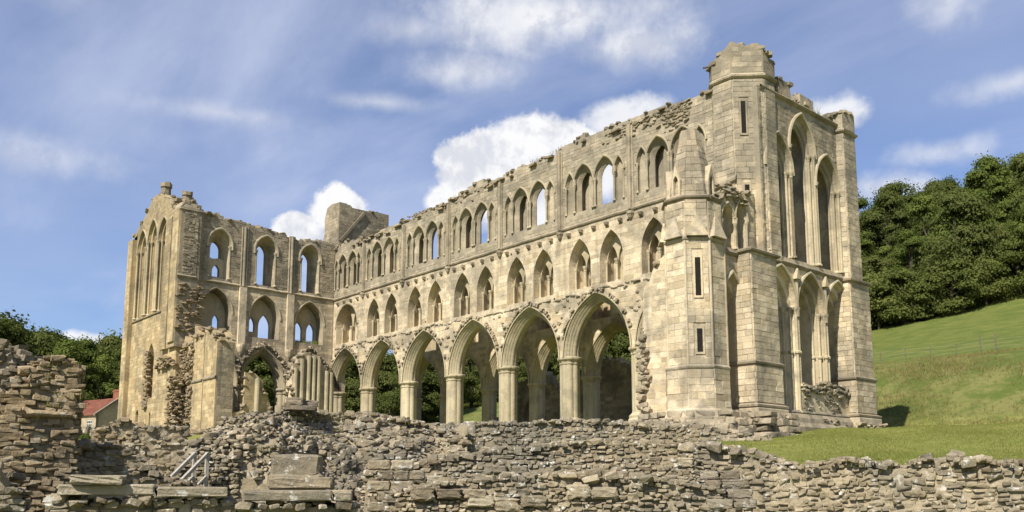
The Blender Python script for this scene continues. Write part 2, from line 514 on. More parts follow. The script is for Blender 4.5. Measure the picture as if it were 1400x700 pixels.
def smooth_noise(seed, n=64):
    r = np.random.default_rng(seed); vals = r.uniform(-1, 1, n)
    def f(x):
        i = math.floor(x); t = x-i; t = t*t*(3-2*t)
        return vals[i % n]*(1-t)+vals[(i+1) % n]*t
    return f
def fbm(seed):
    a, b, c = smooth_noise(seed), smooth_noise(seed+1), smooth_noise(seed+2)
    return lambda x: a(x)+0.5*b(x*2.3)+0.3*c(x*5.1)

# ------------------------------------------------------------------ pointed-arch masonry
def arch_pts(cx, hw, spring, rise, r=0.0, N=9):
    R = (rise*rise+hw*hw)/(2*hw); c = R-hw; Rr = R+r
    tm = math.acos(max(-1, min(1, c/Rr)))
    left = [(cx+c-Rr*math.cos(tm*i/N), spring+Rr*math.sin(tm*i/N)) for i in range(N+1)]
    right = [(2*cx-p[0], p[1]) for p in left[:-1]][::-1]
    return left+right
def outline(cx, hw, spring, rise, sill, N=9):
    a = arch_pts(cx, hw, spring, rise, 0, N)
    return [(cx-hw, sill)]+a+[(cx+hw, sill)]
def rect_outline(cx, hw, z0, z1, N=9):
    return [(cx-hw, z0)]+[(cx-hw+2*hw*i/(2*N), z1) for i in range(2*N+1)]+[(cx+hw, z0)]

def pip(P, poly):
    P = np.asarray(P, float); x, y = P[:, 0], P[:, 1]
    q = np.asarray(poly, float); inside = np.zeros(len(P), bool)
    x0, y0 = q[:, 0], q[:, 1]; x1, y1 = np.roll(x0, -1), np.roll(y0, -1)
    for a, b, c, d in zip(x0, y0, x1, y1):
        if b == d: continue
        k = ((b > y) != (d > y)) & (x < (c-a)*(y-b)/(d-b)+a)
        inside ^= k
    return inside

def face_tris(outer, holes):
    pts = []; edges = []
    for loop in [outer]+holes:
        k = len(pts); n = len(loop)
        pts += [Vector((p[0], p[1])) for p in loop]
        edges += [(k+i, k+(i+1) % n) for i in range(n)]
    vs, es, fs = delaunay_2d_cdt(pts, edges, [], 0, 1e-4)[:3]
    V = np.array([v[:] for v in vs])
    F = [f for f in fs]
    cen = np.array([V[list(f)].mean(0) for f in F])
    ok = pip(cen, outer)
    for h in holes: ok &= ~pip(cen, h)
    return V, [f for f, k in zip(F, ok) if k]

class Frame:
    """wall coordinates (u along, d into the wall, z up) to world"""
    def __init__(self, o, u, d):
        self.o = np.array([o[0], o[1], 0.0]); self.u = np.array([u[0], u[1], 0.0]); self.d = np.array([d[0], d[1], 0.0])
    def __call__(self, u, d, z): return tuple(self.o+self.u*u+self.d*d+np.array([0, 0, z]))
    def axes(self): return np.stack([self.u, self.d, np.array([0, 0, 1.0])], 1)

def wall(mb, fr, outer, openings, T, back=True):
    """openings: dict(st=[(outline, depth)...], end='open'|'blind')"""
    front_holes = [o['st'][0][0] for o in openings]
    V, F = face_tris(outer, front_holes)
    mb.add([fr(p[0], 0, p[1]) for p in V], F)
    if back:
        bh = [o['st'][-1][0] for o in openings if o['end'] == 'open']
        V, F = face_tris(outer, bh)
        mb.add([fr(p[0], T, p[1]) for p in V], [tuple(f)[::-1] for f in F])
    n = len(outer)
    mids = np.array([((outer[i][0]+outer[(i+1) % n][0])/2, (outer[i][1]+outer[(i+1) % n][1])/2) for i in range(n)])
    fh = [o['st'][0][0] for o in openings if o.get('floorless')]
    for i in range(n):
        a, b = outer[i], outer[(i+1) % n]
        if fh and a[1] == b[1] and abs(a[0]-b[0]) > 3:
            m = int(abs(b[0]-a[0])/.1); q = [(a[0]+(b[0]-a[0])*k/m, a[1]) for k in range(m+1)]
            mid = np.array([((q[k][0]+q[k+1][0])/2, a[1]-.05) for k in range(m)]); inside = np.zeros(m, bool)
            for h in fh: inside |= pip(mid, h)
            for k in range(m):
                if not inside[k]: mb.quad(fr(q[k][0], 0, q[k][1]), fr(q[k+1][0], 0, q[k+1][1]), fr(q[k+1][0], T, q[k+1][1]), fr(q[k][0], T, q[k][1]))
            continue
        mb.quad(fr(a[0], 0, a[1]), fr(b[0], 0, b[1]), fr(b[0], T, b[1]), fr(a[0], T, a[1]))
    for o in openings:
        st = o['st']
        rows = [[fr(p[0], d, p[1]) for p in loop] for loop, d in st]
        if o['end'] == 'open' and st[-1][1] < T-1e-6:
            rows.append([fr(p[0], T, p[1]) for p in st[-1][0]])
        mb.grid([r_[1:-1] for r_ in rows] if o.get('floorless') else rows, closed_u=not o.get('floorless'))
        if o['end'] == 'blind':
            mb.add(rows[-1], [tuple(range(len(rows[-1])))])

def sweep(mb, fr, cx, hw, spring, rise, prof, N=10, jit=0.0, legs=0.0):
    """moulding: prof = [(radial offset, depth)...] carried round the arch"""
    rows = []
    for r, d in prof:
        pts = arch_pts(cx, hw, spring, rise, r, N)
        if legs:
            pts = [(pts[0][0], spring-legs)]+pts+[(pts[-1][0], spring-legs)]
        rows.append([fr(p[0], d, p[1]) for p in pts])
    mb.grid(rows)

def ashlar(fr, outer, holes, z0, z1, u0, u1, hcourse=(0.26, 0.36), lens=(0.42, 0.95), proud=(0.0, 0.010), skip=None, gap=0.010, seed=0, worn=.05):
    """rectangular blocks where the wall face is solid: list of (u0,u1,z0,z1,proud)"""
    r = random.Random(seed); out = []
    z = z0
    step = 0.08
    us = np.arange(u0, u1+1e-6, step)
    while z < z1-0.12:
        h = r.uniform(*hcourse); h = min(h, z1-z)
        ok = np.ones(len(us), bool)
        for zz in (z+0.02, z+h*0.5, z+h-0.02):
            P = np.stack([us, np.full(len(us), zz)], 1)
            k = pip(P, outer)
            for hh in holes: k &= ~pip(P, hh)
            ok &= k
        i = 0
        while i < len(us):
            if not ok[i]: i += 1; continue
            j = i
            while j+1 < len(us) and ok[j+1]: j += 1
            a, b = us[i], us[j]
            while b-a > 0.18:
                l = r.uniform(*lens)
                if b-a-l < 0.25: l = b-a
                blk = (a+gap*0.5, a+l-gap*0.5, z+gap*0.5, z+h-gap*0.5, r.uniform(*proud))
                if a == us[i] and worn: blk = (blk[0]+r.uniform(0, worn)*(r.random() < .6),)+blk[1:]
                if a+l >= b-1e-6 and worn: blk = (blk[0], blk[1]-r.uniform(0, worn)*(r.random() < .6))+blk[2:]
                if not (skip and skip(a+l/2, z+h/2)): out.append(blk)
                a += l
            i = j+1
        z += h
    return out

def blocks_mesh(mb, fr, blocks, jit=0.006):
    n = len(blocks)
    if not n: return
    b = np.array(blocks)
    u0, u1, z0, z1, p = b.T
    def P(u, d, z):
        j = rng.uniform(-jit, jit, (n, 3))
        return fr.o+np.outer(u+j[:, 0], fr.u)+np.outer(d+j[:, 1], fr.d)+np.outer(z+j[:, 2], np.array([0, 0, 1.0]))
    e = 0.004
    W = np.stack([P(u0, 0*p+0.07, z0), P(u1, 0*p+0.07, z0), P(u1, 0*p+0.07, z1), P(u0, 0*p+0.07, z1),
                  P(u0+e, -p-0.002, z0+e), P(u1-e, -p-0.002, z0+e), P(u1-e, -p-0.002, z1-e), P(u0+e, -p-0.002, z1-e)], 1).reshape(-1, 3)
    q = np.array([(4, 5, 6), (4, 6, 7), (0, 1, 5), (0, 5, 4), (1, 2, 6), (1, 6, 5), (2, 3, 7), (2, 7, 6), (3, 0, 4), (3, 4, 7)])
    F = (q[None]+(np.arange(n)*8)[:, None, None]).reshape(-1, 3)
    mb.tris(W, F)

def blocks_objects(fr, blocks, parent, mat):
    A = fr.axes()
    for u0, u1, z0, z1, p in blocks:
        th = 0.16+p
        c = fr((u0+u1)/2, 0.08-p/2-0.004, (z0+z1)/2)
        M = A@np.diag([u1-u0, th, z1-z0])
        if np.linalg.det(M) < 0: M = M@np.diag([1, -1, 1])
        o = bpy.data.objects.new('stone', BOXM[mat]); C.objects.link(o)
        q = Matrix(M.tolist()).to_4x4(); lo, ro, sc = q.decompose()
        o.rotation_mode = 'QUATERNION'; o.rotation_quaternion = ro; o.scale = sc
        place(o, c, parent)

BOXM = {}
for mname in ('limestone', 'limestone_ochre', 'coping'):
    bm = bmesh.new(); bmesh.ops.create_cube(bm, size=1.0)
    bmesh.ops.bevel(bm, geom=bm.edges[:], offset=0.02, segments=1, affect='EDGES')
    me = bpy.data.meshes.new('stone'); bm.to_mesh(me); bm.free(); me.materials.append(MATS[mname]); BOXM[mname] = me

def top_rocks(mb, fr, pts, T, size=(0.15, 0.42), dens=5.0, lift=0.0, over=0.06, seed=0):
    """loose stones along a broken wall top; pts = [(u, z)...]"""
    r = random.Random(seed)
    for (ua, za), (ub, zb) in zip(pts[:-1], pts[1:]):
        L = math.hypot(ub-ua, zb-za)
        for _ in range(max(1, int(L*dens))):
            t = r.random(); s = r.uniform(*size)
            d = r.uniform(-over, T+over)
            c = fr(ua+(ub-ua)*t, d, za+(zb-za)*t+lift+r.uniform(-0.12, 0.06))
            M = rot_eul(r.uniform(-.25, .25), r.uniform(-.25, .25), r.uniform(0, PI))@np.diag([s*1.3, s, s*r.uniform(.45, .8)])
            V, F = r.choice(ROCKS); mb.tris(V@M.T+np.array(c), F)

def face_rocks(mb, fr, uf, zf, n, size, proud=0.1, seed=0, flat=0.8):
    """patch of broken core on a wall face: uf,zf give random positions"""
    r = random.Random(seed)
    for _ in range(n):
        t = r.random(); u, z = uf(r), zf(r)
        s = r.uniform(*size)
        c = fr(u, r.uniform(-proud, 0.05), z)
        M = fr.axes()@rot_eul(r.uniform(-.2, .2), r.uniform(-.3, .3), r.uniform(-.2, .2))@np.diag([s*1.5, s*1.1, s*flat])
        if np.linalg.det(M) < 0: M = M@np.diag([1, -1, 1])
        V, F = r.choice(ROCKS); mb.tris(V@M.T+np.array(c), F)

def ragged(u0, u1, zf, step=0.45, amp=0.25, seed=0, q=0.14):
    f = fbm(seed); r = random.Random(seed); pts = []; u = u0
    while u < u1:
        z = zf(u)+amp*f(u*0.55)+r.uniform(-0.4, 0.4)*amp
        z = round(z/q)*q
        pts.append((u, z)); u += step*r.uniform(.5, 1.5)
        pts.append((min(u, u1)-0.001, z+r.uniform(-.03, .03)))
    return pts

def interp(u, xs, ys): return float(np.interp(u, xs, ys))

# ------------------------------------------------------------------ ground
CX, CY = CAM[0], CAM[1]
FW = np.array([-math.sin(0.8513), math.cos(0.8513)]); RT = np.array([math.cos(0.8513), math.sin(0.8513)])
def sstep(x, a, b):
    t = np.clip((x-a)/(b-a), 0, 1); return t*t*(3-2*t)
def ground_h(x, y):
    x = np.asarray(x, float); y = np.asarray(y, float)
    a = (x-CX)*FW[0]+(y-CY)*FW[1]; r = (x-CX)*RT[0]+(y-CY)*RT[1]
    d = np.hypot(x-CX, y-CY)
    low = np.interp(d, [-500, 0, 12, 20, 27, 32, 37, 52, 60, 110], [-4.6, -4.6, -4.7, -4.6, -4.0, -3.1, -2.2, -0.25, 0.0, 0.5])
    near = np.interp(d, [0, 14, 19.4, 20.5, 22, 35, 54, 62, 5000], [-4.6, -4.5, -4.3, -3.0, -2.62, -1.70, 0.30, 0.62, 0.62])
    w_ = sstep(r, 3.0, 7.0); near = low*(1-w_)+near*w_
    east = np.interp(y, [22, 25, 28, 34, 40, 43.5, 60, 80, 105, 140, 190, 400, 5000], [0, 0.9, 2.6, 5.6, 7.7, 8.2, 12.6, 18.6, 28.5, 44.5, 58, 72, 72])
    far_w = 1-0.55*sstep(-x, 20, 90)
    west = np.interp(-x, [38, 60, 90, 140, 400, 5000], [0, 3, 8.5, 17, 34, 34])
    lump = 0.12*np.sin(x*0.31+1.0)*np.sin(y*0.27)+0.05*np.sin(x*0.9+y*0.6)
    return near+np.maximum(east*far_w, west)+lump
def make_ground():
    def axis(c0, c1):
        mid = np.arange(c0, c1+0.1, 1.5)
        out = c1+np.cumsum(np.geomspace(2, 700, 22)); inn = c0-np.cumsum(np.geomspace(2, 700, 22))
        return np.concatenate([inn[::-1], mid, out])
    X = axis(-70, 110); Y = axis(-70, 150)
    GX, GY = np.meshgrid(X, Y, indexing='xy')
    Z = ground_h(GX, GY)
    V = np.stack([GX, GY, Z], -1).reshape(-1, 3)
    ny, nx = GX.shape
    i = np.arange(ny-1)[:, None]*nx+np.arange(nx-1)[None]
    i = i.ravel()
    F = np.concatenate([np.stack([i, i+1, i+nx+1], 1), np.stack([i, i+nx+1, i+nx], 1)])
    mb = MB(); mb.tris(V, F)
    o = mb.build('ground', 'turf', smooth=True, kind='structure')
    o['label'] = 'sloping grass ground rising to the abbey and up the hillside'
make_ground()

# ------------------------------------------------------------------ the abbey church
B = 6.3
WT = 1.4
ABBEY = thing('ruined_abbey_church', 'large roofless ruined stone abbey church with rows of pointed arches', 'ruined abbey', (22, 4, 0.5))
TZ_X = [0, 6, 12, 18, 22, 25, 30, 38, 44.3]
TZ_Z = [19.55, 19.0, 19.1, 19.35, 19.75, 19.5, 19.95, 20.0, 19.85]

ASHLAR_NEAR = []      # (Frame, blocks, parent, material) candidates to be single stones

def finish_wall(part, fr, outer, holes, z0, z1, u0, u1, mat='limestone', seed=0, skip=None, **kw):
    bl = ashlar(fr, outer, holes, z0, z1, u0, u1, seed=seed, skip=skip, **kw)
    mb = MB(); blocks_mesh(mb, fr, bl)
    if not mb.empty(): mb.build('ashlar_facing', mat, part, kind='stuff')

ER = fbm(77); ER2 = fbm(83)
def eroded(u, z):
    return ER(u*0.6+z*0.13)+ER2(z*0.8-u*0.2) > 1.25

def shaft_and_cap(mb, fr, u, d, z0, z1, r=0.075):
    p0 = fr(u, d, z0); p1 = fr(u, d, z1)
    mb.tube([p0, p1], r, 8, cap=False)
    c = fr(u, d, 0)
    mb.lathe(c[0], c[1], [(r, z1-0.32), (r*1.2, z1-0.3), (r*1.25, z1-0.26), (r*1.1, z1-0.24), (r*1.8, z1-0.08), (r*1.9, z1-0.02), (r*1.9, z1+0.04), (r*1.4, z1+0.05)], 8)
    mb.lathe(c[0], c[1], [(r*1.9, z0), (r*1.8, z0+0.06), (r*1.2, z0+0.14), (r, z0+0.16)], 8)

# --- mouldings of the main arches: five rolls stepping in to the soffit
def arcade_profile(T):
    pts = [(0.60, 0.0), (0.60, -0.10), (0.50, -0.10), (0.50, 0.0)]
    n = 4
    for k in range(n):
        r0 = 0.48-0.48*k/n; d0 = 0.02+0.55*k/n
        for t in range(5):
            a = PI*t/4
            pts.append((r0-0.12*t/4*0.9+0.025*math.sin(a), d0+0.14*t/4*0.55-0.06*math.sin(a)))
        pts.append((r0-0.12, d0+0.14))
    pts.append((0.0, T/2-0.08)); pts.append((0.03, T/2))
    back = [(r, T-d) for r, d in pts[::-1]]
    return pts+back

A_HW, A_SP, A_RISE = 2.42, 5.42, 3.36
R_A = (A_RISE**2+A_HW**2)/(2*A_HW); c_A = R_A-A_HW
A_OUT_HW = A_HW+0.50; A_OUT_RISE = math.sqrt((R_A+0.50)**2-c_A**2)

def presbytery_wall(fr, lit=True, seed=0):
    """one long side: arcade arches, wall-passage openings, upper windows"""
    part_mb = MB()
    L = 44.4
    u_start = 1.15
    tops = ragged(u_start, L, lambda u: interp(u, TZ_X, TZ_Z) if lit else 16.2, 0.8, 0.20 if lit else 0.5, 21+seed)
    outer = [(u_start, A_SP), (L, A_SP)]+[(L, tops[-1][1])]+tops[::-1]
    op = []
    arches = [(i*B+B/2, A_HW) for i in range(7)]
    for cx, hw in arches:
        if cx < 4: cx += 0.25
        ol = outline(cx, A_OUT_HW, A_SP, A_OUT_RISE, A_SP-0.6, 10)
        op.append(dict(st=[(ol, 0), (ol, WT)], end='open', floorless=True))
    tri = []
    for i in range(7):
        if i == 0: tri.append((3.55, 1.85, 11.35, 2.0)); continue
        for s in (-1.4, 1.4): tri.append((i*B+B/2+s, 1.0, 11.35, 1.85))
    for cx, hw, sp, ri in tri:
        a = outline(cx, hw, sp, ri, 9.8); b = outline(cx, hw*0.95, sp, ri*0.96, 9.86)
        op.append(dict(st=[(a, 0), (b, 0.78), (b, 1.3)], end='blind'))
    cl = []
    for i in range(7 if lit else 0):
        c0 = i*B+B/2+(0.35 if i == 0 else 0)
        w = 0.86 if i else 0.80
        for s in (-0.95*w/0.86, 0.95*w/0.86): cl.append((c0+s, w, 2 if s > 0 and i > 1 else 1))
        if i: 
            for s in (-2.2, 2.2): cl.append((c0+s, 0.40, 0))
        else: cl.append((c0-1.95, 0.36, 0)); cl.append((c0+1.95, 0.36, 0))
    for cx, hw, main in cl:
        if main:
            a = outline(cx, hw, 16.9, 1.28, 15.0); b = outline(cx, hw*0.94, 16.9, 1.2, 15.02)
            c = outline(cx, hw*0.86, 16.88, 1.12, 15.05); d = outline(cx, 0.53, 16.85, 0.85, 15.15)
            if main == 2:
                d2 = outline(cx, 0.60, 16.85, 0.9, 15.12); e = outline(cx-.65, 1.15, 16.9, 1.5, 14.7)
                op.append(dict(st=[(a, 0), (b, 0.16), (c, 0.2), (d2, 0.36), (d2, 0.40), (e, 0.41)], end='open'))
            else:
                d2 = outline(cx, 0.55, 16.85, 0.88, 15.12); e = outline(cx, min(0.8, w*.9), 16.9, 1.2, 14.8)
                op.append(dict(st=[(a, 0), (b, 0.16), (c, 0.2), (d2, 0.40), (d2, 0.44), (e, 0.45), (e, 0.9)], end='blind'))
        else:
            a = outline(cx, hw, 16.9, 0.95, 15.0); b = outline(cx, hw*0.85, 16.88, 0.85, 15.05)
            op.append(dict(st=[(a, 0), (b, 0.2)], end='blind'))
    # putlog holes
    r = random.Random(seed+3)
    for _ in range(16 if lit else 0):
        u, z = r.uniform(8, 42), r.choice([9.4, 9.9, 11.2, 12.6, 13.4])
        h = rect_outline(u, 0.09, z, z+0.17)
        if not any(pip([(u, z), (u+.2, z+.2), (u-.2, z)], o['st'][0][0]).any() or abs(np.mean([p[0] for p in o['st'][0][0]])-u) < 0.0 for o in op):
            op.append(dict(st=[(h, 0), (h, 0.3)], end='blind'))
    wall(part_mb, fr, outer, op, WT)
    part = part_mb.build('presbytery_wall', 'limestone', ABBEY)
    holes = [o['st'][0][0] for o in op]
    # keep the blocks clear of hood-moulds
    hoods = [outline(c, h+0.16, s, math.sqrt(((ri*ri+h*h)/(2*h)+0.16)**2-((ri*ri+h*h)/(2*h)-h)**2), 9.7) for c, h, s, ri in tri if h > 1.5]
    bl_u0 = 1.2
    finish_wall(part, fr, outer, holes, A_SP+0.1, 13.95, bl_u0, L-0.1, 'limestone', seed, skip=eroded)
    finish_wall(part, fr, outer, holes, 14.3, 19.6, bl_u0, L-0.1, 'limestone', seed+1, skip=eroded, hcourse=(0.2, 0.3), lens=(0.3, 0.7), proud=(0, 0.022))
    # arch mouldings
    prof = arcade_profile(WT)
    for k, (cx, hw) in enumerate(arches):
        if cx < 4: cx += 0.25
        mb = MB(); sweep(mb, fr, cx, A_HW, A_SP, A_RISE, prof, 14)
        mb.build('arch_moulding', 'limestone_moulded', part)
    # broken springers of the aisle vault over each arch
    if lit:
        mb = MB(); rr = random.Random(5)
        for k, (cx, hw) in enumerate(arches[:6]):
            if cx < 4: cx += 0.25
            pts = arch_pts(cx, A_HW, A_SP, A_RISE, 0.72, 13)
            for (ua, za), (ub, zb) in zip(pts[:-1], pts[1:]):
                if min(za, zb) < 6.5 or rr.random() < 0.12: continue
                L_ = math.hypot(ub-ua, zb-za); al = math.atan2(zb-za, ub-ua); q = L_/2
                for e in range(2):
                    if rr.random() < .1: continue
                    t = (e+.5)/2
                    c = fr(ua+(ub-ua)*t, rr.uniform(-.10, .0), za+(zb-za)*t+rr.uniform(-.03, .1))
                    M = fr.axes()@rot_eul(0, -al+rr.uniform(-.15, .15), rr.uniform(-.1, .1))@np.diag([q*rr.uniform(.7, .95), rr.uniform(.22, .4), rr.uniform(.15, .30)])
                    V, F = rr.choice(BLOCKS); mb.tris(V@M.T+np.array(c), F)
            # spandrel scar above the pier
            for _ in range(9):
                u = (k+1)*B+rr.uniform(-0.9, 0.9); z = rr.uniform(7.4, 9.3)
                if abs(u-(k+1)*B) > (z-6.6)*0.42: continue
                s = rr.uniform(0.12, 0.26); c = fr(u, rr.uniform(-0.04, 0.06), z)
                M = rot_eul(rr.uniform(-.3, .3), rr.uniform(-.4, .4), rr.uniform(-.3, .3))@np.diag([s*1.5, s, s*.8])
                V, F = rr.choice(ROCKS); mb.tris(V@M.T+np.array(c), F)
            # ragged line where the aisle roof met the wall
        u = 1.4
        while u < 42:
            s = rr.uniform(0.15, 0.32); z = 9.45+0.12*ER(u*0.9)
            c = fr(u, rr.uniform(-0.03, 0.06), z)
            M = rot_eul(0, rr.uniform(-.15, .15), 0)@np.diag([s*1.9, s*.9, s*.5])
            V, F = rr.choice(ROCKS); mb.tris(V@M.T+np.array(c), F); u += s*rr.uniform(1.2, 2.4)
        mb.build('broken_vault_stones', 'limestone_grey', part, kind='stuff')
    # two-light screens inside the wall-passage openings
    for cx, hw, sp, ri in (tri if lit else []):
        mb = MB()
        fr2 = Frame(fr(0, 0.66, 0)[:2], fr.u[:2], fr.d[:2])
        ol = outline(cx, hw*0.985, sp, ri*0.985, 9.83)
        sub = []
        q = hw*0.5
        a = outline(cx-q*0.95, q*0.87, 11.3, q*2.1, 9.84); b = outline(cx+q*0.95, q*0.87, 11.3, q*2.1, 9.84)
        ops = [dict(st=[(a, 0), (a, 0.22)], end='open')]
        if random.random() < 0.6 and hw < 1.5: ops.append(dict(st=[(b, 0), (b, 0.18)], end='blind'))
        else: ops.append(dict(st=[(b, 0), (b, 0.22)], end='open'))
        wall(mb, fr2, ol, ops, 0.22)
        shaft_and_cap(mb, fr, cx, 0.54, 9.85, 11.35, 0.095)
        shaft_and_cap(mb, fr, cx+hw*0.88, 0.54, 9.85, 11.35, 0.07)
        shaft_and_cap(mb, fr, cx-hw*0.88, 0.54, 9.85, 11.35, 0.07)
        mb.build('passage_screen', 'limestone_moulded', part)
        if hw > 1.5:
            mb = MB(); sweep(mb, fr, cx, hw, sp, ri, [(0.02, 0), (0.02, -0.09), (0.14, -0.11), (0.18, -0.04), (0.18, 0)], 12)
            mb.build('hood_mould', 'limestone_moulded', part)
    if lit:
        for cx, hw, main in cl:
            mb = MB()
            sweep(mb, fr, cx, hw, 16.9, 1.28 if main else 0.95, [(0.0, 0.03), (0.0, -0.08), (0.06, -0.12), (0.13, -0.10), (0.15, 0.0)], 9)
            if main:
                shaft_and_cap(mb, fr, cx-hw+0.02, -0.02, 15.0, 16.9, 0.065); shaft_and_cap(mb, fr, cx+hw-0.02, -0.02, 15.0, 16.9, 0.065)
            else:
                s = -1 if (cx % B) < B/2 else 1
                shaft_and_cap(mb, fr, cx+s*(hw-0.02), -0.02, 15.0, 16.9, 0.05)
            mb.build('hood_mould', 'limestone_moulded', part)
        # wall shafts between bays, on corbels
        for i in range(1, 7):
            mb = MB(); zt = interp(i*B, TZ_X, TZ_Z)-0.35
            mb.tube([fr(i*B, -0.09, 14.1), fr(i*B, -0.09, zt)], 0.13, 8)
            mb.tube([fr(i*B-0.2, -0.04, 14.1), fr(i*B-0.2, -0.04, zt-0.1)], 0.07, 6)
            mb.tube([fr(i*B+0.2, -0.04, 14.1), fr(i*B+0.2, -0.04, zt-0.1)], 0.07, 6)
            c = fr(i*B, -0.06, 0)
            mb.lathe(c[0], c[1], [(0.05, 13.45), (0.14, 13.55), (0.22, 13.75), (0.26, 13.8), (0.26, 13.96)], 8)
            mb.build('wall_shaft', 'limestone_grey', part)
        # string course
        mb = MB(); us = np.arange(1.2, L+0.01, 0.6)
        rows = [[fr(u, d+0.012*ER(u*2), z+0.02*ER(u*1.3)) for u in us] for d, z in [(0, 13.98), (-0.10, 14.03), (-0.14, 14.12), (-0.10, 14.17), (0, 14.26)]]
        mb.grid(rows); mb.build('string_course', 'limestone_grey', part)
        # corbels
        cm = MB(); cm.add([(-.13, 0, .16), (.13, 0, .16), (.13, -.26, .16), (-.13, -.26, .16), (-.13, 0, -.16), (.13, 0, -.16), (.12, -.2, .0), (-.12, -.2, .0)],
                          [(0, 1, 2, 3), (3, 2, 6, 7), (7, 6, 5, 4), (0, 3, 7, 4), (1, 5, 6, 2)])
        first = None
        for i in range(7):
            for s in (-2.3, -1.15, 0.0, 1.15, 2.3):
                p = fr(i*B+B/2+s, 0.0, 13.55)
                if first is None:
                    first = cm.build('corbel', 'limestone_grey', part); o = first
                    o.location = tuple(np.array(p)+np.array([0, -0.13, 0])-WLOC[part.name])
                else:
                    o = first.copy(); C.objects.link(o); o.parent = part
                    o.location = tuple(np.array(p)+np.array([0, -0.13, 0])-WLOC[part.name])
    # broken crown of the wall
    mb = MB(); top_rocks(mb, fr, tops, WT, (0.16, 0.42), 5.0, 0.02, 0.10, 31+seed)
    if lit:
        rr = random.Random(8)
        u = 1.4
        while u < L:
            l = rr.uniform(0.3, 0.75); z = interp(u, TZ_X, TZ_Z)-rr.uniform(.0, .3)
            if rr.random() < 0.42:
                z -= rr.uniform(0, .25); c = fr(u, -0.03, z); M = fr.axes()@rot_eul(rr.uniform(-.08, .08), rr.uniform(-.1, .1), 0)@np.diag([l, 0.5, rr.uniform(.1, .2)])
                if np.linalg.det(M) < 0: M = M@np.diag([1, -1, 1])
                V, F = rr.choice(BLOCKS); mb.tris(V@M.T+np.array(c), F)
            u += l
    if lit:
        face_rocks(mb, fr, lambda r: r.uniform(35.5, 42.6), lambda r: 19.75-abs(r.gauss(0, .35)), 190, (.09, .26), .02, 47, .55)
        face_rocks(mb, fr, lambda r: r.uniform(40.6, 42.4), lambda r: 19.4-abs(r.gauss(0, .7)), 80, (.09, .26), .02, 48, .55)
        face_rocks(mb, fr, lambda r: r.uniform(12, 24), lambda r: 19.45-abs(r.gauss(0, .25)), 90, (.09, .24), .02, 49, .55)
    mb.build('broken_wall_top', 'wall_top', part, kind='stuff')
    return part

FR_S = Frame((0, 0), (1, 0), (0, 1))
FR_N = Frame((0, 8.75), (1, 0), (0, 1))
SWALL = presbytery_wall(FR_S, True, 0)
NWALL = presbytery_wall(FR_N, False, 40)

# --- piers
def pier(x, y, first=[None]):
    if first[0] is None:
        mb = MB(); n = 64; lo = 8; am = 0.13
        g = 0.64
        prof = [(g*1.42, -0.4), (g*1.42, 0.95), (g*1.30, 1.05), (g*1.33, 1.2), (g*1.12, 1.32), (g*1.0, 1.42)]
        rows = []
        def ring(r, z, a):
            return [(x+r*(1+a*abs(math.cos(lo*t/2))*1.0)*math.cos(t), y+r*(1+a*abs(math.cos(lo*t/2)))*math.sin(t), z) for t in [2*PI*k/n for k in range(n)]]
        for r, z in prof[:-1]: rows.append(ring(r, z, 0.04))
        rows.append(ring(g*0.93, 1.42, am)); rows.append(ring(g*0.93, 4.95, am))
        for r, z, a in [(g*1.0, 4.97, .1), (g*1.03, 5.03, .1), (g*0.95, 5.07, am), (g*1.02, 5.2, am), (g*1.2, 5.27, .07), (g*1.25, 5.32, .05), (g*1.25, 5.42, .05), (g*1.15, 5.47, .05)]:
            rows.append(ring(r, z, a))
        mb.grid(rows, closed_u=True); mb.add(rows[-1], [tuple(range(n))])
        first[0] = mb.build('arcade_pier', 'limestone_moulded', ABBEY); first.append((x, y))
        return first[0]
    o = first[0].copy(); C.objects.link(o); o.parent = ABBEY
    l = first[0].location; o.location = (l[0]+x-first[1][0], l[1]+y-first[1][1], l[2])
    return o
for i in range(0, 8):
    for yy in (0.75, 9.45):
        pier(i*B if i else 1.0, yy)

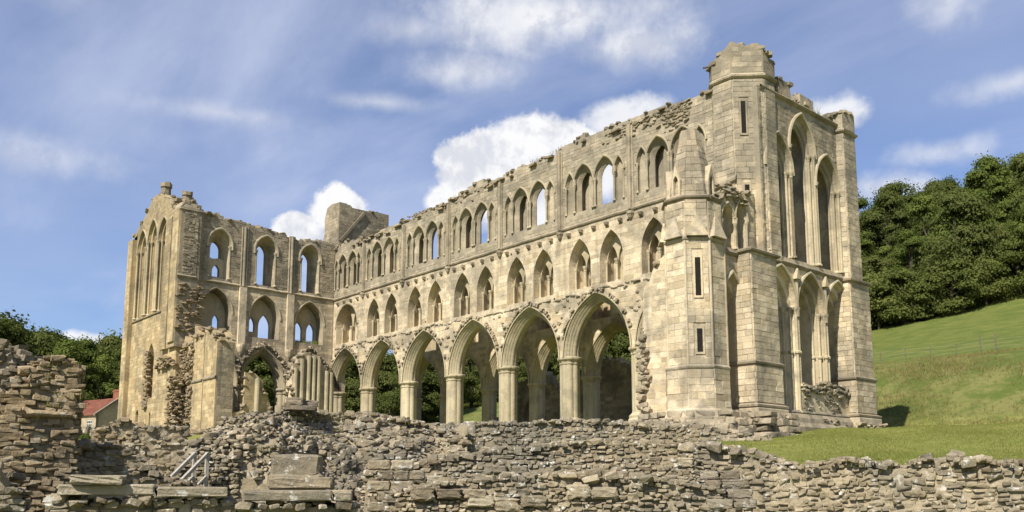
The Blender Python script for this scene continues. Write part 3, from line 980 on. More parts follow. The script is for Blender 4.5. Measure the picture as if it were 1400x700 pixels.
# --- transept side with three bays, facing east
FR_T = Frame((1.15, 0), (0, -1), (-1, 0))
TB = [0.55, 4.5, 9.0, 13.3]
def transept_wall():
    mb = MB(); L = 13.4; T = 1.6
    tops = ragged(-1.0, L, lambda u: interp(u, [0, 4, 5.5, 8, 9, 12, 13.4], [19.45, 19.3, 19.6, 19.75, 19.7, 19.85, 20.0]), 0.5, 0.16, 55)
    outer = [(-1.0, A_SP), (L, A_SP), (L, tops[-1][1])]+tops[::-1]
    op = []; arches = []
    aw = 1.72; ar = 2.95
    Ra = (ar*ar+aw*aw)/(2*aw); ao = aw+0.42; aor = math.sqrt((Ra+0.42)**2-(Ra-aw)**2)
    cs = [2.45, 6.85, 11.3]
    for c in cs:
        ol = outline(c, ao, A_SP, aor, A_SP-0.5, 10); op.append(dict(st=[(ol, 0), (ol, T)], end='open', floorless=True)); arches.append(c)
    for c in cs:
        a = outline(c, 1.42, 11.5, 2.1, 9.75); b = outline(c, 1.34, 11.5, 2.0, 9.8); d = outline(c, 1.28, 11.5, 1.95, 9.85)
        op.append(dict(st=[(a, 0), (b, 0.25), (d, 0.95), (d, T)], end='open'))
    wins = [(2.6, 18.0-0.15), (6.95, 17.85), (11.2, 17.7)]
    for k, (c, sp) in enumerate(wins):
        a = outline(c, 0.98, sp-0.25, 1.3, 14.45); b = outline(c, 0.9, sp-0.25, 1.2, 14.5); d = outline(c, 0.5, sp-0.3, 0.85, 14.75)
        if k == 2: d = outline(c, 0.52, sp-0.5, 0.75, 14.75)
        op.append(dict(st=[(a, 0), (b, 0.3), (d, 1.1)], end='open'))
    wall(mb, FR_T, outer, op, T)
    part = mb.build('transept_wall', 'limestone_grey', ABBEY)
    holes = [o['st'][0][0] for o in op]
    finish_wall(part, FR_T, outer, holes, A_SP+0.1, 13.95, 0.1, L, 'limestone', 61, skip=eroded)
    finish_wall(part, FR_T, outer, holes, 14.3, 19.8, 0.1, L, 'limestone_grey', 62, skip=eroded, hcourse=(0.17, 0.26), lens=(0.25, 0.6), proud=(0, 0.026))
    for c in arches:
        m2 = MB(); sweep(m2, FR_T, c, aw, A_SP, ar, [(r*0.8, d*0.95) for r, d in arcade_profile(T/0.95)], 12)
        m2.build('arch_moulding', 'limestone_moulded', part)
        m2 = MB(); rr = random.Random(int(c*10))
        for (u, z) in arch_pts(c, aw, A_SP, ar, 0.75, 20):
            if z < 6.4: continue
            for _ in range(2):
                s = rr.uniform(0.16, 0.36); p = FR_T(u+rr.uniform(-.1, .1), rr.uniform(-.25, 0), z+rr.uniform(-.05, .2))
                M = rot_eul(rr.uniform(-.5, .5), rr.uniform(-.9, .9), rr.uniform(0, 3))@np.diag([s*1.1, s*1.2, s*.7])
                V, F = rr.choice(ROCKS); m2.tris(V@M.T+np.array(p), F)
        m2.build('broken_vault_stones', 'limestone_grey', part, kind='stuff')
    for k, c in enumerate(cs):      # two lights at the back of each passage opening
        m2 = MB(); f2 = Frame(FR_T(0, 1.05, 0)[:2], FR_T.u[:2], FR_T.d[:2])
        ol = outline(c, 1.27, 11.5, 1.92, 9.86); q = 0.62
        if k < 2:
            subs = [outline(c-q, 0.40, 11.0, 0.8, 9.9), outline(c+q, 0.40, 11.0, 0.8, 9.9)]
        else: subs = [outline(c-q*0.7, 0.28, 10.9, 0.6, 9.9)]
        if k == 1: subs = [outline(c-0.45, 0.55, 10.95, 1.1, 9.9), outline(c+0.75, 0.3, 10.9, 0.8, 10.4)]
        wall(m2, f2, ol, [dict(st=[(s, 0), (s, 0.3)], end='open') for s in subs], 0.3)
        m2.build('passage_screen', 'limestone_moulded', part)
        m2 = MB(); sweep(m2, FR_T, c, 1.42, 11.5, 2.1, [(0.0, 0.02), (0.0, -0.05), (0.1, -0.07), (0.12, 0)], 10)
        m2.build('hood_mould', 'limestone_moulded', part)
    for k, (c, sp) in enumerate(wins):
        m2 = MB(); sweep(m2, FR_T, c, 1.0, sp-0.25, 1.32, [(0.0, 0.03), (0.0, -0.10), (0.09, -0.15), (0.19, -0.12), (0.21, 0.0)], 10, legs=0.35)
        shaft_and_cap(m2, FR_T, c-0.92, 0.04, 14.5, sp-0.3, 0.09); shaft_and_cap(m2, FR_T, c+0.92, 0.04, 14.5, sp-0.3, 0.09)
        m2.build('hood_mould', 'limestone_moulded', part)
    # broken lower arch left inside the window next the gable
    c = 11.2; m2 = MB(); f2 = Frame(FR_T(0, 0.72, 0)[:2], FR_T.u[:2], FR_T.d[:2])
    ol = [(c-0.80, 14.6), (c+0.80, 14.6), (c+0.80, 16.45), (c+0.3, 16.3), (c-0.2, 16.4), (c-0.80, 16.25)]
    s = outline(c-0.02, 0.33, 15.2, 0.6, 14.75)
    wall(m2, f2, ol, [dict(st=[(s, 0), (s, 0.35)], end='open')], 0.35); m2.build('passage_screen', 'limestone_grey', part)
    for u in TB[1:3]:
        m2 = MB(); zt = 19.4
        for du, r in ((0, 0.15), (-0.24, 0.08), (0.24, 0.08)): m2.tube([FR_T(u+du, -0.08, 14.1), FR_T(u+du, -0.08, zt)], r, 8)
        m2.box((1.12, -u-0.32, 8.9), (1.38, -u+0.32, 13.98), 0.01)
        m2.lathe(1.25, -u, [(0.06, 8.0), (0.22, 8.3), (0.36, 8.75), (0.36, 8.95)], 10)
        m2.build('wall_shaft', 'limestone', part)
    m2 = MB(); us = np.arange(-0.1, L+0.01, 0.5)
    m2.grid([[FR_T(u, d, z+0.02*ER(u*1.3)) for u in us] for d, z in [(0, 13.98), (-0.10, 14.03), (-0.15, 14.12), (-0.10, 14.17), (0, 14.28)]])
    m2.build('string_course', 'limestone_grey', part)
    m2 = MB(); top_rocks(m2, FR_T, tops, T, (0.18, 0.5), 6.0, 0.03, 0.16, 66)
    m2.build('broken_wall_top', 'wall_top', part, kind='stuff')
    for u in (4.5, 9.0, 13.1): pier(0.35, -u)
transept_wall()

# --- south gable of the transept: three tall lancets
FR_G = Frame((0, -14.5), (1, 0), (0, 1))
def gable_wall():
    mb = MB(); T = 1.7
    X0, X1 = -11.0, 1.3
    top = [(-11.0, 20.2), (-10.2, 20.6), (-9.4, 21.0), (-8.4, 21.5), (-7.4, 22.2), (-6.7, 22.75), (-6.2, 22.95), (-4.6, 22.7), (-4.1, 22.3), (-3.0, 21.9), (-1.9, 21.1), (-1.2, 20.9), (-0.5, 20.2), (1.3, 20.2)]
    top = [(u, z+random.uniform(-.08, .08)) for u, z in top]
    outer = [(X0, -0.5), (X1, -0.5)]+top[::-1]
    op = []
    cs = [-8.55, -5.85, -3.15]
    for k, c in enumerate(cs):
        sp = 18.3 if k != 1 else 18.7
        st = [(outline(c, 1.18, sp, 1.9, 11.9), 0), (outline(c, 1.12, sp, 1.85, 11.95), 0.2), (outline(c, 0.92, sp, 1.6, 12.0), 0.22), (outline(c, 0.86, sp, 1.5, 12.05), 0.5), (outline(c, 0.52, sp-0.1, 1.1, 12.4), 1.1)]
        op.append(dict(st=st, end='blind' if k == 0 else 'open'))
    d = outline(-4.7, 0.85, 7.6, 1.6, 4.4); op.append(dict(st=[(d, 0), (outline(-4.65, 0.75, 7.5, 1.4, 4.5), 0.45)], end='blind'))
    w = outline(-7.35, 0.36, 3.1, 0.45, 0.9); op.append(dict(st=[(w, 0), (w, 1.0)], end='blind'))
    w = outline(0.15, 0.26, 3.4, 0.35, 1.2); op.append(dict(st=[(w, 0), (w, 1.0)], end='blind'))
    w = outline(-4.1, 0.17, 2.9, 0.25, 1.3); op.append(dict(st=[(w, 0), (w, 0.5)], end='blind'))
    wall(mb, FR_G, outer, op, T)
    part = mb.build('gable_wall', 'limestone_ochre', ABBEY)
    holes = [o['st'][0][0] for o in op]
    finish_wall(part, FR_G, outer, holes, 0, 20.0, X0+0.1, X1-0.05, 'limestone_ochre', 71, skip=lambda u, z: eroded(u, z) or (z < 9.5 and -6.5 < u < -4 and random.random() < .5))
    finish_wall(part, FR_G, outer, holes, 20.0, 22.8, X0+0.1, X1-0.05, 'limestone_ochre', 72, hcourse=(.16, .24), lens=(.25, .55))
    for k, c in enumerate(cs):
        sp = 18.3 if k != 1 else 18.7
        m2 = MB(); sweep(m2, FR_G, c, 1.18, sp, 1.9, [(0.0, 0.02), (0.0, -0.09), (0.08, -0.13), (0.14, 0.0)], 10)
        for s in (-1, 1):
            shaft_and_cap(m2, FR_G, c+s*1.14, -0.02, 12.0, sp, 0.10); shaft_and_cap(m2, FR_G, c+s*0.96, 0.24, 12.0, sp, 0.08)
        m2.build('hood_mould', 'limestone_moulded', part)
    # flat buttresses at the corners and string courses
    def butt(x0, x1, d, z0, z1, name='buttress'):
        m2 = MB(); m2.box((x0, -14.5-d, z0), (x1, -14.46, z1), 0.01)
        m2.add([(x0, -14.5-d, z1), (x1, -14.5-d, z1), (x1, -14.5, z1+0.5), (x0, -14.5, z1+0.5)], [(0, 1, 2, 3)])
        o = m2.build(name, 'limestone_ochre', part)
        f2 = Frame((0, -14.5-d), (1, 0), (0, 1)); oo = [(x0, z0), (x1, z0), (x1, z1), (x0, z1)]
        m3 = MB(); blocks_mesh(m3, f2, ashlar(f2, oo, [], max(z0, 0.3), z1, x0+.02, x1-.02, seed=int(x0*10)+200)); m3.build('ashlar_facing', 'limestone_ochre', part, kind='stuff')
    butt(-11.35, -10.1, 0.42, -0.5, 19.6); butt(-1.75, -0.45, 0.34, 8.2, 19.5); butt(0.15, 1.5, 0.45, 8.6, 19.9)
    m2 = MB(); us = np.arange(X0, X1, 0.6)
    for zc in (11.75,):
        m2.grid([[FR_G(u, d, z+zc+0.02*ER(u)) for u in us] for d, z in [(0, -0.12), (-0.12, -0.04), (-0.12, 0.06), (0, 0.14)]])
    m2.build('string_course', 'limestone_grey', part)
    m2 = MB(); top_rocks(m2, FR_G, top, T, (0.2, 0.5), 4.5, 0.02, 0.06, 73)
    for u, z, n in ((-11, 20.3, 10), (-0.4, 20.9, 16), (0.9, 20.4, 14)):
        for _ in range(n):
            p = FR_G(u+random.uniform(-.45, .45), random.uniform(0, 1.2), z+random.uniform(-.2, .5)); s = random.uniform(.3, .6)
            M = rotz(random.uniform(-.2, .2))@np.diag([s*1.2, s, s*.7]); V, F = random.choice(BLOCKS); m2.tris(V@M.T+np.array(p), F)
    m2.build('broken_wall_top', 'wall_top', part, kind='stuff')
    # pinnacle stumps on the gable
    for x, z0, z1, w in ((-5.6, 22.6, 24.1, 0.85), (-0.35, 20.5, 22.0, 0.75)):
        m2 = MB(); poly = [(x+w*.6*math.cos(a), -13.7+w*.6*math.sin(a)) for a in [2*PI*k/8+.2 for k in range(8)]]
        m2.prism(poly, z0-0.6, z0+0.45, .05)
        m2.prism([(x+(px-x)*.86, -13.7+(py+13.7)*.86) for px, py in poly], z0+0.4, z1-0.35, .06); m2.prism([(x+(px-x)*1.02+.05, -13.7+(py+13.7)*1.0) for px, py in poly], z1-0.4, z1, .16)
        m2.build('pinnacle', 'wall_top', part)
    # broken patches of core where the chapel walls were torn off
    m2 = MB()
    face_rocks(m2, FR_G, lambda r: r.gauss(-5.4, .3), lambda r: r.uniform(3.4, 8.6), 110, (.12, .32), .10, 3)
    face_rocks(m2, FR_G, lambda r: r.uniform(-2.6, 1.4), lambda r: r.uniform(6.6, 7.5), 50, (.25, .5), .3, 4, .5)
    face_rocks(m2, FR_G, lambda r: r.uniform(0.7, 3.0), lambda r: r.uniform(0.6, 5.8)*1.0, 260, (.13, .34), .4, 5, .6)
    face_rocks(m2, FR_G, lambda r: r.uniform(-1.8, 1.2), lambda r: r.uniform(8.5, 9.4), 16, (.2, .35), .1, 6, .5)
    m2.build('broken_core', 'rubble_brown', part, kind='stuff')
    # corner block facing east
    m2 = MB(); m2.box((-0.2, -14.8, 8.2), (1.55, -13.05, 19.85), .01)
    m2.box((-0.3, -14.92, 19.8), (1.66, -12.95, 20.02), .02)
    m2.box((-0.15, -14.7, 20.0), (1.5, -13.2, 20.45), .05)
    cb = m2.build('corner_block', 'limestone_grey', part)
    f2 = Frame((1.55, 0), (0, -1), (-1, 0)); oo = [(13.07, 8.3), (14.78, 8.3), (14.78, 19.8), (13.07, 19.8)]
    m3 = MB(); bl = ashlar(f2, oo, [], 14.3, 19.75, 13.3, 14.55, hcourse=(.1, .2), lens=(.15, .4), proud=(-.005, .07), seed=8); blocks_mesh(m3, f2, bl, .02)
    bl = ashlar(f2, oo, [], 8.3, 13.9, 13.1, 14.75, seed=9, skip=lambda u, z: random.random() < .25); blocks_mesh(m3, f2, bl)
    m3.build('ashlar_facing', 'limestone_grey', part, kind='stuff')
    f3 = Frame((0, -14.8), (1, 0), (0, 1)); m3 = MB(); blocks_mesh(m3, f3, ashlar(f3, [(-.2, 8.2), (1.55, 8.2), (1.55, 19.8), (-.2, 19.8)], [], 8.3, 19.7, -.18, 1.53, seed=12)); m3.build('ashlar_facing', 'limestone_ochre', part, kind='stuff')
    m2 = MB(); m2.grid([[(1.55-d, y, z) for y in np.arange(-14.9, -12.9, .4)] for d, z in [(0, 13.98), (-.12, 14.05), (-.15, 14.14), (0, 14.28)]]); m2.build('string_course', 'limestone_grey', part)
    m2 = MB(); face_rocks(m2, f2, lambda r: r.uniform(12.6, 14.8), lambda r: r.uniform(9.5, 13.6), 130, (.12, .32), .14, 15, .55); m2.build('broken_core', 'rubble_brown', part, kind='stuff')
gable_wall()

# --- torn south wall of the transept's chapels, with two flat buttresses
def chapel_wall():
    mb = MB()
    def blk(x0, x1, y0, y1, z0, topf, seed):
        us = np.linspace(x0, x1, 7); r = random.Random(seed)
        f = Frame((0, y0), (1, 0), (0, 1)); tp = [(u, topf(u)+r.uniform(-.2, .2)) for u in us]
        wall(mb, f, [(x0, z0), (x1, z0)]+tp[::-1], [], y1-y0); return f, tp
    specs = [(1.3, 4.3, -13.95, -12.75, lambda u: interp(u, [1.3, 2.4, 4.3], [9.6, 8.0, 8.4])), (4.2, 6.3, -14.15, -12.75, lambda u: interp(u, [4.2, 4.8, 5.5, 6.3], [9.6, 8.6, 8.4, 8.7])), (6.68, 9.0, -14.25, -12.85, lambda u: interp(u, [6.7, 7.4, 8.2, 9], [8.6, 8.9, 8.5, 7.7])), (6.2, 6.78, -13.6, -12.8, lambda u: 8.2)]
    tops = []
    for k, s in enumerate(specs): tops.append(blk(s[0], s[1], s[2], s[3], -0.6, s[4], 80+k))
    part = mb.build('chapel_wall', 'limestone_ochre', ABBEY)
    for (f, tp), s in zip(tops[1:3], specs[1:3]):
        oo = [(s[0], -.5), (s[1], -.5)]+tp[::-1]
        m3 = MB(); blocks_mesh(m3, f, ashlar(f, oo, [], 0.4, 11.8, s[0]+.05, s[1]-.05, seed=int(s[0]*7), skip=lambda u, z: eroded(u*2, z))); m3.build('ashlar_facing', 'limestone_ochre', part, kind='stuff')
        xs = np.arange(s[0], s[1]+.1, .4)
        for zc in (5.0, 0.9):
            m3 = MB(); m3.grid([[(x, s[2]-d, zc+z) for x in xs] for d, z in [(0, -.1), (.1, -.03), (.12, .05), (0, .2)]])
            m3.build('string_course', 'limestone_grey', part)
    f2 = Frame((9.0, 0), (0, -1), (-1, 0)); m3 = MB(); blocks_mesh(m3, f2, ashlar(f2, [(12.85, 0), (14.25, 0), (14.25, 7.7), (12.85, 7.3)], [], 0.3, 7.6, 12.9, 14.23, seed=33)); m3.build('ashlar_facing', 'limestone_grey', part, kind='stuff')
    m3 = MB()
    for f, tp in tops: top_rocks(m3, f, tp, 1.3, (.25, .55), 8, 0.0, .12, 91)
    f = Frame((0, -13.95), (1, 0), (0, 1)); face_rocks(m3, f, lambda r: r.uniform(1.5, 4.3), lambda r: r.uniform(0.5, 8.2), 460, (.13, .36), .2, 92, .6)
    f = Frame((0, -14.4), (1, 0), (0, 1)); face_rocks(m3, f, lambda r: r.uniform(5, 9.2), lambda r: r.uniform(-.3, 1.0), 50, (.25, .55), .5, 93, .6)
    m3.build('broken_core', 'rubble_brown', part, kind='stuff')
chapel_wall()

# --- stubs of the chapels' east wall
def stub(x, pts, T, label_kind='wall_stub', mat='limestone_ochre', shafts=()):
    f = Frame((x, 0), (0, -1), (-1, 0)); mb = MB()
    outer = [(pts[0][0], -.6), (pts[-1][0], -.6)]+pts[::-1]
    wall(mb, f, outer, [], T)
    part = mb.build(label_kind, mat, ABBEY)
    m3 = MB(); blocks_mesh(m3, f, ashlar(f, outer, [], 0.4, max(p[1] for p in pts), pts[0][0]+.05, pts[-1][0]-.05, seed=int(pts[0][0]*10), skip=lambda u, z: random.random() < .08)); m3.build('ashlar_facing', mat, part, kind='stuff')
    f3 = Frame((0, -pts[-1][0]), (-1, 0), (0, 1)); m3 = MB(); blocks_mesh(m3, f3, ashlar(f3, [(-x, 0), (-x+T, 0), (-x+T, pts[-1][1]), (-x, pts[-1][1])], [], 0.4, pts[-1][1]-.1, -x+.03, -x+T-.03, seed=3)); m3.build('ashlar_facing', mat, part, kind='stuff')
    m3 = MB(); top_rocks(m3, f, pts, T, (.2, .45), 6, 0, .1, int(pts[0][0]*3)); m3.build('broken_wall_top', 'wall_top', part, kind='stuff')
    for u, z1 in shafts:
        m3 = MB(); m3.tube([f(u, -0.08, 0.8), f(u, -0.08, z1)], 0.2, 10); m3.lathe(*f(u, -0.08, 0)[:2], [(.34, .5), (.34, 1.1), (.24, 1.3), (.2, 1.35)], 10); m3.build('wall_shaft', 'limestone_moulded', part)
    return part
stub(8.9, [(9.6, 1.6), (9.75, 3.2), (10.0, 3.9), (10.3, 4.0), (10.4, 5.0), (11.0, 5.5), (11.9, 5.6), (11.95, 2.6), (12.8, 2.4)], 1.0, shafts=((10.9, 5.2),))
stub(8.6, [(4.0, 5.6), (4.4, 6.5), (4.9, 6.6), (5.3, 7.0), (5.4, 7.5), (6.6, 7.7), (7.3, 7.3), (7.35, 6.6), (7.75, 6.5), (7.8, 2.8), (8.6, 2.6)], 1.1, mat='limestone', shafts=((4.35, 6.2), (4.75, 6.3), (5.5, 7.2), (5.95, 7.4), (6.4, 7.4), (7.0, 7.1), (7.55, 6.3)))

# --- crossing tower stub above the roofs
def crossing_stub():
    mb = MB(); r = random.Random(4)
    f = Frame((1.0, 0.35), (0, 1), (-1, 0))
    tp = ragged(0, 5.6, lambda u: interp(u, [0, .6, 5.6], [23.7, 23.55, 23.65]), .7, .06, 14)
    outer = [(0, 18.0), (5.6, 18.0)]+tp[::-1]
    wall(mb, f, outer, [], 1.5)
    f2 = Frame((-2.0, 0.32), (1, 0), (0, 1)); tp2 = [(0, 20.3), (.35, 21.2), (.3, 22.6), (.7, 23.7), (1.6, 23.9), (2.94, 23.76)]
    wall(mb, f2, [(0, 18.0), (2.94, 18.0)]+tp2[::-1], [], 1.3)
    part = mb.build('crossing_tower_stub', 'limestone_grey', ABBEY)
    m3 = MB(); blocks_mesh(m3, f, ashlar(f, outer, [], 18.2, 23.4, .05, 5.5, seed=5)); blocks_mesh(m3, f2, ashlar(f2, [(0, 18), (2.94, 18)]+tp2[::-1], [], 18.2, 23.5, .1, 2.9, seed=6)); m3.build('ashlar_facing', 'limestone_grey', part, kind='stuff')
    m3 = MB(); a = np.array([0.15, 19.95]); b = np.array([2.75, 23.3])
    n = np.array([-(b-a)[1], (b-a)[0]])/np.linalg.norm(b-a)
    P = [a-n*.12, b-n*.12, b+n*.12, a+n*.12]
    m3.add([f(p[0], -.22, p[1]) for p in P]+[f(p[0], 0.02, p[1]) for p in P], [(0, 1, 2, 3), (0, 4, 5, 1), (1, 5, 6, 2), (2, 6, 7, 3), (3, 7, 4, 0)])
    m3.build('roof_crease', 'limestone_grey', part)
    m3 = MB(); top_rocks(m3, f, tp, 1.5, (.15, .3), 3, -.02, .03, 15); m3.build('broken_wall_top', 'wall_top', part, kind='stuff')
crossing_stub()

# --- east end: three tall windows over three tall arches
FR_E = Frame((46.7, 0), (0, 1), (-1, 0))
def oct_pts(cx, cy, s):
    """octagon with a flat side facing south, counter-clockwise from the west end of that side"""
    a = s/2; b = s/2+s/math.sqrt(2)
    return [(cx-a, cy-b), (cx+a, cy-b), (cx+b, cy-a), (cx+b, cy+a), (cx+a, cy+b), (cx-a, cy+b), (cx-b, cy+a), (cx-b, cy-a)]

def facet_frames(poly, idx):
    out = []
    for i in idx:
        a = np.array(poly[i]); b = np.array(poly[(i+1) % len(poly)])
        L = np.linalg.norm(b-a); u = (b-a)/L; d = np.array([-u[1], u[0]])
        out.append((Frame(a, u, d), L))
    return out

def ring(mb, poly, prof):
    """string course round a polygon: prof = [(outward, z)...]"""
    P = np.array(poly); c = P.mean(0); r = np.linalg.norm(P-c, axis=1).mean()
    rows = [[(*(c+(p-c)*(1+o/r)), z+0.015*ER(p[0]*3+p[1]*5)) for p in P] for o, z in prof]
    mb.grid(rows, closed_u=True)

def end_wall():
    mb = MB(); T = 1.7
    tops = [(0.6, 19.35), (2.2, 19.35), (9.9, 19.35)]
    outer = [(0.6, -0.5), (9.9, -0.5), (9.9, 19.35), (0.6, 19.35)]
    op = []
    low = [2.15, 5.25, 8.38]; up = [2.45, 5.05, 7.80]
    for k, c in enumerate(low):
        sill = 0.9 if k == 0 else 2.4
        st = [(outline(c, 1.50, 6.95, 2.2, sill), 0), (outline(c, 1.42, 6.95, 2.1, sill+.02), 0.30), (outline(c, 1.16, 6.93, 1.75, sill+.04), 0.34), (outline(c, 1.10, 6.93, 1.66, sill+.05), 0.62), (outline(c, 0.92, 6.9, 1.42, sill+.2), 0.66), (outline(c, 0.74, 6.9, 1.2, sill+.5), 1.35)]
        op.append(dict(st=st, end='open'))
    for k, c in enumerate(up):
        sp, ri = ((14.95, 2.0), (16.6, 2.2), (14.95, 2.0))[k]
        st = [(outline(c, 1.34, sp, ri, 9.75), 0), (outline(c, 1.28, sp, ri*.96, 9.8), 0.22), (outline(c, 1.06, sp-.02, ri*.8, 9.85), 0.26), (outline(c, 1.02, sp-.02, ri*.77, 9.88), 0.40), (outline(c, 0.92, sp-.05, ri*.72, 10.0), 0.42), (outline(c, 0.92, sp-.05, ri*.72, 10.0), 0.52), (outline(c, 1.2, sp-.05, ri*.9, 9.9), 0.54)]
        op.append(dict(st=st, end='open'))
    wall(mb, FR_E, outer, op, T)
    part = mb.build('end_wall', 'limestone', ABBEY)
    holes = [o['st'][0][0] for o in op]
    lowskip = lambda u, z: eroded(u, z) or (z < 2.6 and z > .95 and random.random() < .6)
    finish_wall(part, FR_E, outer, holes, 0.0, 9.25, 0.7, 9.8, 'limestone', 101, skip=lowskip)
    finish_wall(part, FR_E, outer, holes, 9.6, 19.0, 0.7, 9.8, 'limestone_grey', 102, skip=eroded, hcourse=(.2, .3), lens=(.3, .7), proud=(0, .022))
    for k, c in enumerate(low):
        m2 = MB(); sweep(m2, FR_E, c, 1.50, 6.95, 2.2, [(0, .03), (0, -.09), (.07, -.14), (.16, -.11), (.18, 0)], 12, legs=.5); m2.build('hood_mould', 'limestone_moulded', part)
        for s in (-1, 1):
            m2 = MB()
            for hw, d in ((1.45, .02), (1.26, .3), (1.02, .60)):
                z0 = 1.0 if k == 0 else 2.5
                shaft_and_cap(m2, FR_E, c+s*hw, d, z0, 6.95, .085)
                p = FR_E(c+s*hw, d, 0); m2.lathe(p[0], p[1], [(.09, 4.3), (.15, 4.36), (.16, 4.46), (.09, 4.52)], 8)
            m2.build('wall_shaft', 'limestone_moulded', part)
    for k, c in enumerate(up):
        sp, ri = ((14.95, 2.0), (16.6, 2.2), (14.95, 2.0))[k]
        m2 = MB(); sweep(m2, FR_E, c, 1.34, sp, ri, [(0, .03), (0, -.10), (.08, -.16), (.17, -.12), (.19, 0)], 12, legs=.2); m2.build('hood_mould', 'limestone_moulded', part)
        for s in (-1, 1):
            m2 = MB()
            for hw, d in ((1.30, .0), (1.12, .24)): shaft_and_cap(m2, FR_E, c+s*hw, d, 9.85, sp, .085)
            m2.build('wall_shaft', 'limestone_moulded', part)
    ys = np.arange(0.8, 9.81, .5)
    for zc, e in ((9.4, .15), (19.3, .2), (0.98, .12)):
        m2 = MB(); m2.grid([[(46.7+d+.01*ER(y*2+zc), y, zc+z+.02*ER(y)) for y in ys] for d, z in [(0, -.14), (e*.7, -.05), (e, .04), (e*.8, .1), (0, .2)]])
        m2.build('string_course', 'limestone_grey', part)
    # little gablets standing between the lower arches
    for y in (3.7, 6.82):
        m2 = MB(); m2.tube([(46.74, y, 7.0), (46.78, y, 8.9)], .1, 6); m2.add([(46.68, y-.25, 8.6), (46.68, y+.25, 8.6), (46.72, y, 9.25), (46.95, y-.25, 8.6), (46.95, y+.25, 8.6), (46.9, y, 9.25)], [(3, 4, 5), (0, 3, 5, 2), (1, 2, 5, 4), (0, 1, 4, 3)]); m2.build('gablet', 'limestone_moulded', part)
    # ruined apron under the windows, splayed plinth
    m2 = MB(); face_rocks(m2, FR_E, lambda r: r.uniform(3.9, 9.2), lambda r: 2.45+r.gauss(0, .22), 90, (.12, .34), .06, 104, .6); face_rocks(m2, FR_E, lambda r: r.choice([4.6, 6.9, 7.6])+r.gauss(0, .45), lambda r: r.uniform(1.2, 2.4), 70, (.10, .24), .03, 107, .6)
    face_rocks(m2, FR_E, lambda r: r.uniform(3.9, 9.2), lambda r: r.uniform(.0, .8), 50, (.15, .4), .25, 105, .5)
    m2.build('broken_core', 'rubble', part, kind='stuff')
    m2 = MB(); m2.grid([[(46.7+d, y, z) for y in ys] for d, z in [(.12, .95), (.28, .7), (.32, .45), (.5, .2), (.5, -.4)]]); m2.build('plinth', 'limestone_grey', part)
    # fragments left standing above the cornice
    for y0, y1, z1 in ((2.3, 3.1, 19.75), (2.95, 4.2, 20.55), (5.2, 6.75, 20.2), (8.0, 9.0, 19.75)):
        m2 = MB(); m2.box((45.5, y0, 19.35), (46.66, y1, z1), .05)
        for _ in range(16):
            s = random.uniform(.2, .45); p = (46.62+random.uniform(-.9, .06), random.uniform(y0, y1), z1+random.uniform(-.5, .12))
            V, F = random.choice(BLOCKS); m2.tris(V@np.diag([s*.9, s*1.3, s*.6])+np.array(p), F)
        m2.build('parapet_fragment', 'limestone_grey', part)
    m2 = MB(); top_rocks(m2, FR_E, tops, T, (.15, .3), 3, .03, .03, 106); m2.build('broken_wall_top', 'wall_top', part, kind='stuff')
    return part
EWALL = end_wall()

# flat buttresses against the east end
def buttress(y0, y1, x1, z1, seed):
    mb = MB(); steps = [(-.6, .25, .20), (0.95, .25, .20), (1.25, .06, .05), (3.25, .06, .05), (3.45, 0, 0), (z1, 0, 0)]
    rows = [[(45.4, y0-e2+.035, z), (x1+e-.035, y0-e2+.035, z), (x1+e-.035, y1+e2-.035, z), (45.4, y1+e2-.035, z)] for z, e, e2 in steps]
    mb.grid(rows, closed_u=True); mb.add(rows[-1], [(0, 1, 2, 3)])
    part = mb.build('buttress', 'limestone', ABBEY)
    m2 = MB()
    for za, zb, e, e2 in ((1.3, 3.2, .06, .05), (3.5, z1, 0, 0)):
        f = Frame((x1+e, 0), (0, 1), (-1, 0)); o = [(y0-e2, za), (y1+e2, za), (y1+e2, zb), (y0-e2, zb)]; blocks_mesh(m2, f, ashlar(f, o, [], za, zb, y0-e2+.02, y1+e2-.02, seed=seed, proud=(0, .012)))
        f = Frame((0, y0-e2), (1, 0), (0, 1)); o = [(45.4, za), (x1+e, za), (x1+e, zb), (45.4, zb)]; blocks_mesh(m2, f, ashlar(f, o, [], za, zb, 46.0, x1+e-.02, seed=seed+1, proud=(0, .012)))
    m2.build('ashlar_facing', 'limestone', part, kind='stuff')
    for zc, e in ((3.35, .07), (9.35, .09), (1.1, .16)):
        m2 = MB()
        P = [(45.4, y0), (x1, y0), (x1, y1), (45.4, y1)]
        rows = [[(45.4, y0-o, zc+z), (x1+o, y0-o, zc+z), (x1+o, y1+o, zc+z), (45.4, y1+o, zc+z)] for o, z in [(0, -.12), (e+.05, -.04), (e+.07, .06), (0, .16)]]
        m2.grid(rows, closed_u=True); m2.build('string_course', 'limestone_grey', part)
    m2 = MB(); f = Frame((x1+.3, 0), (0, 1), (-1, 0)); face_rocks(m2, f, lambda r: r.uniform(y0-.3, y1+.3), lambda r: r.uniform(-.3, .7), 16, (.2, .45), .1, seed+3, .45); m2.build('broken_core', 'limestone_grey', part, kind='stuff')
    return part
SEB = buttress(-1.45, 1.05, 47.2, 9.4, 111)
NEB = buttress(9.05, 11.45, 47.2, 9.3, 115)

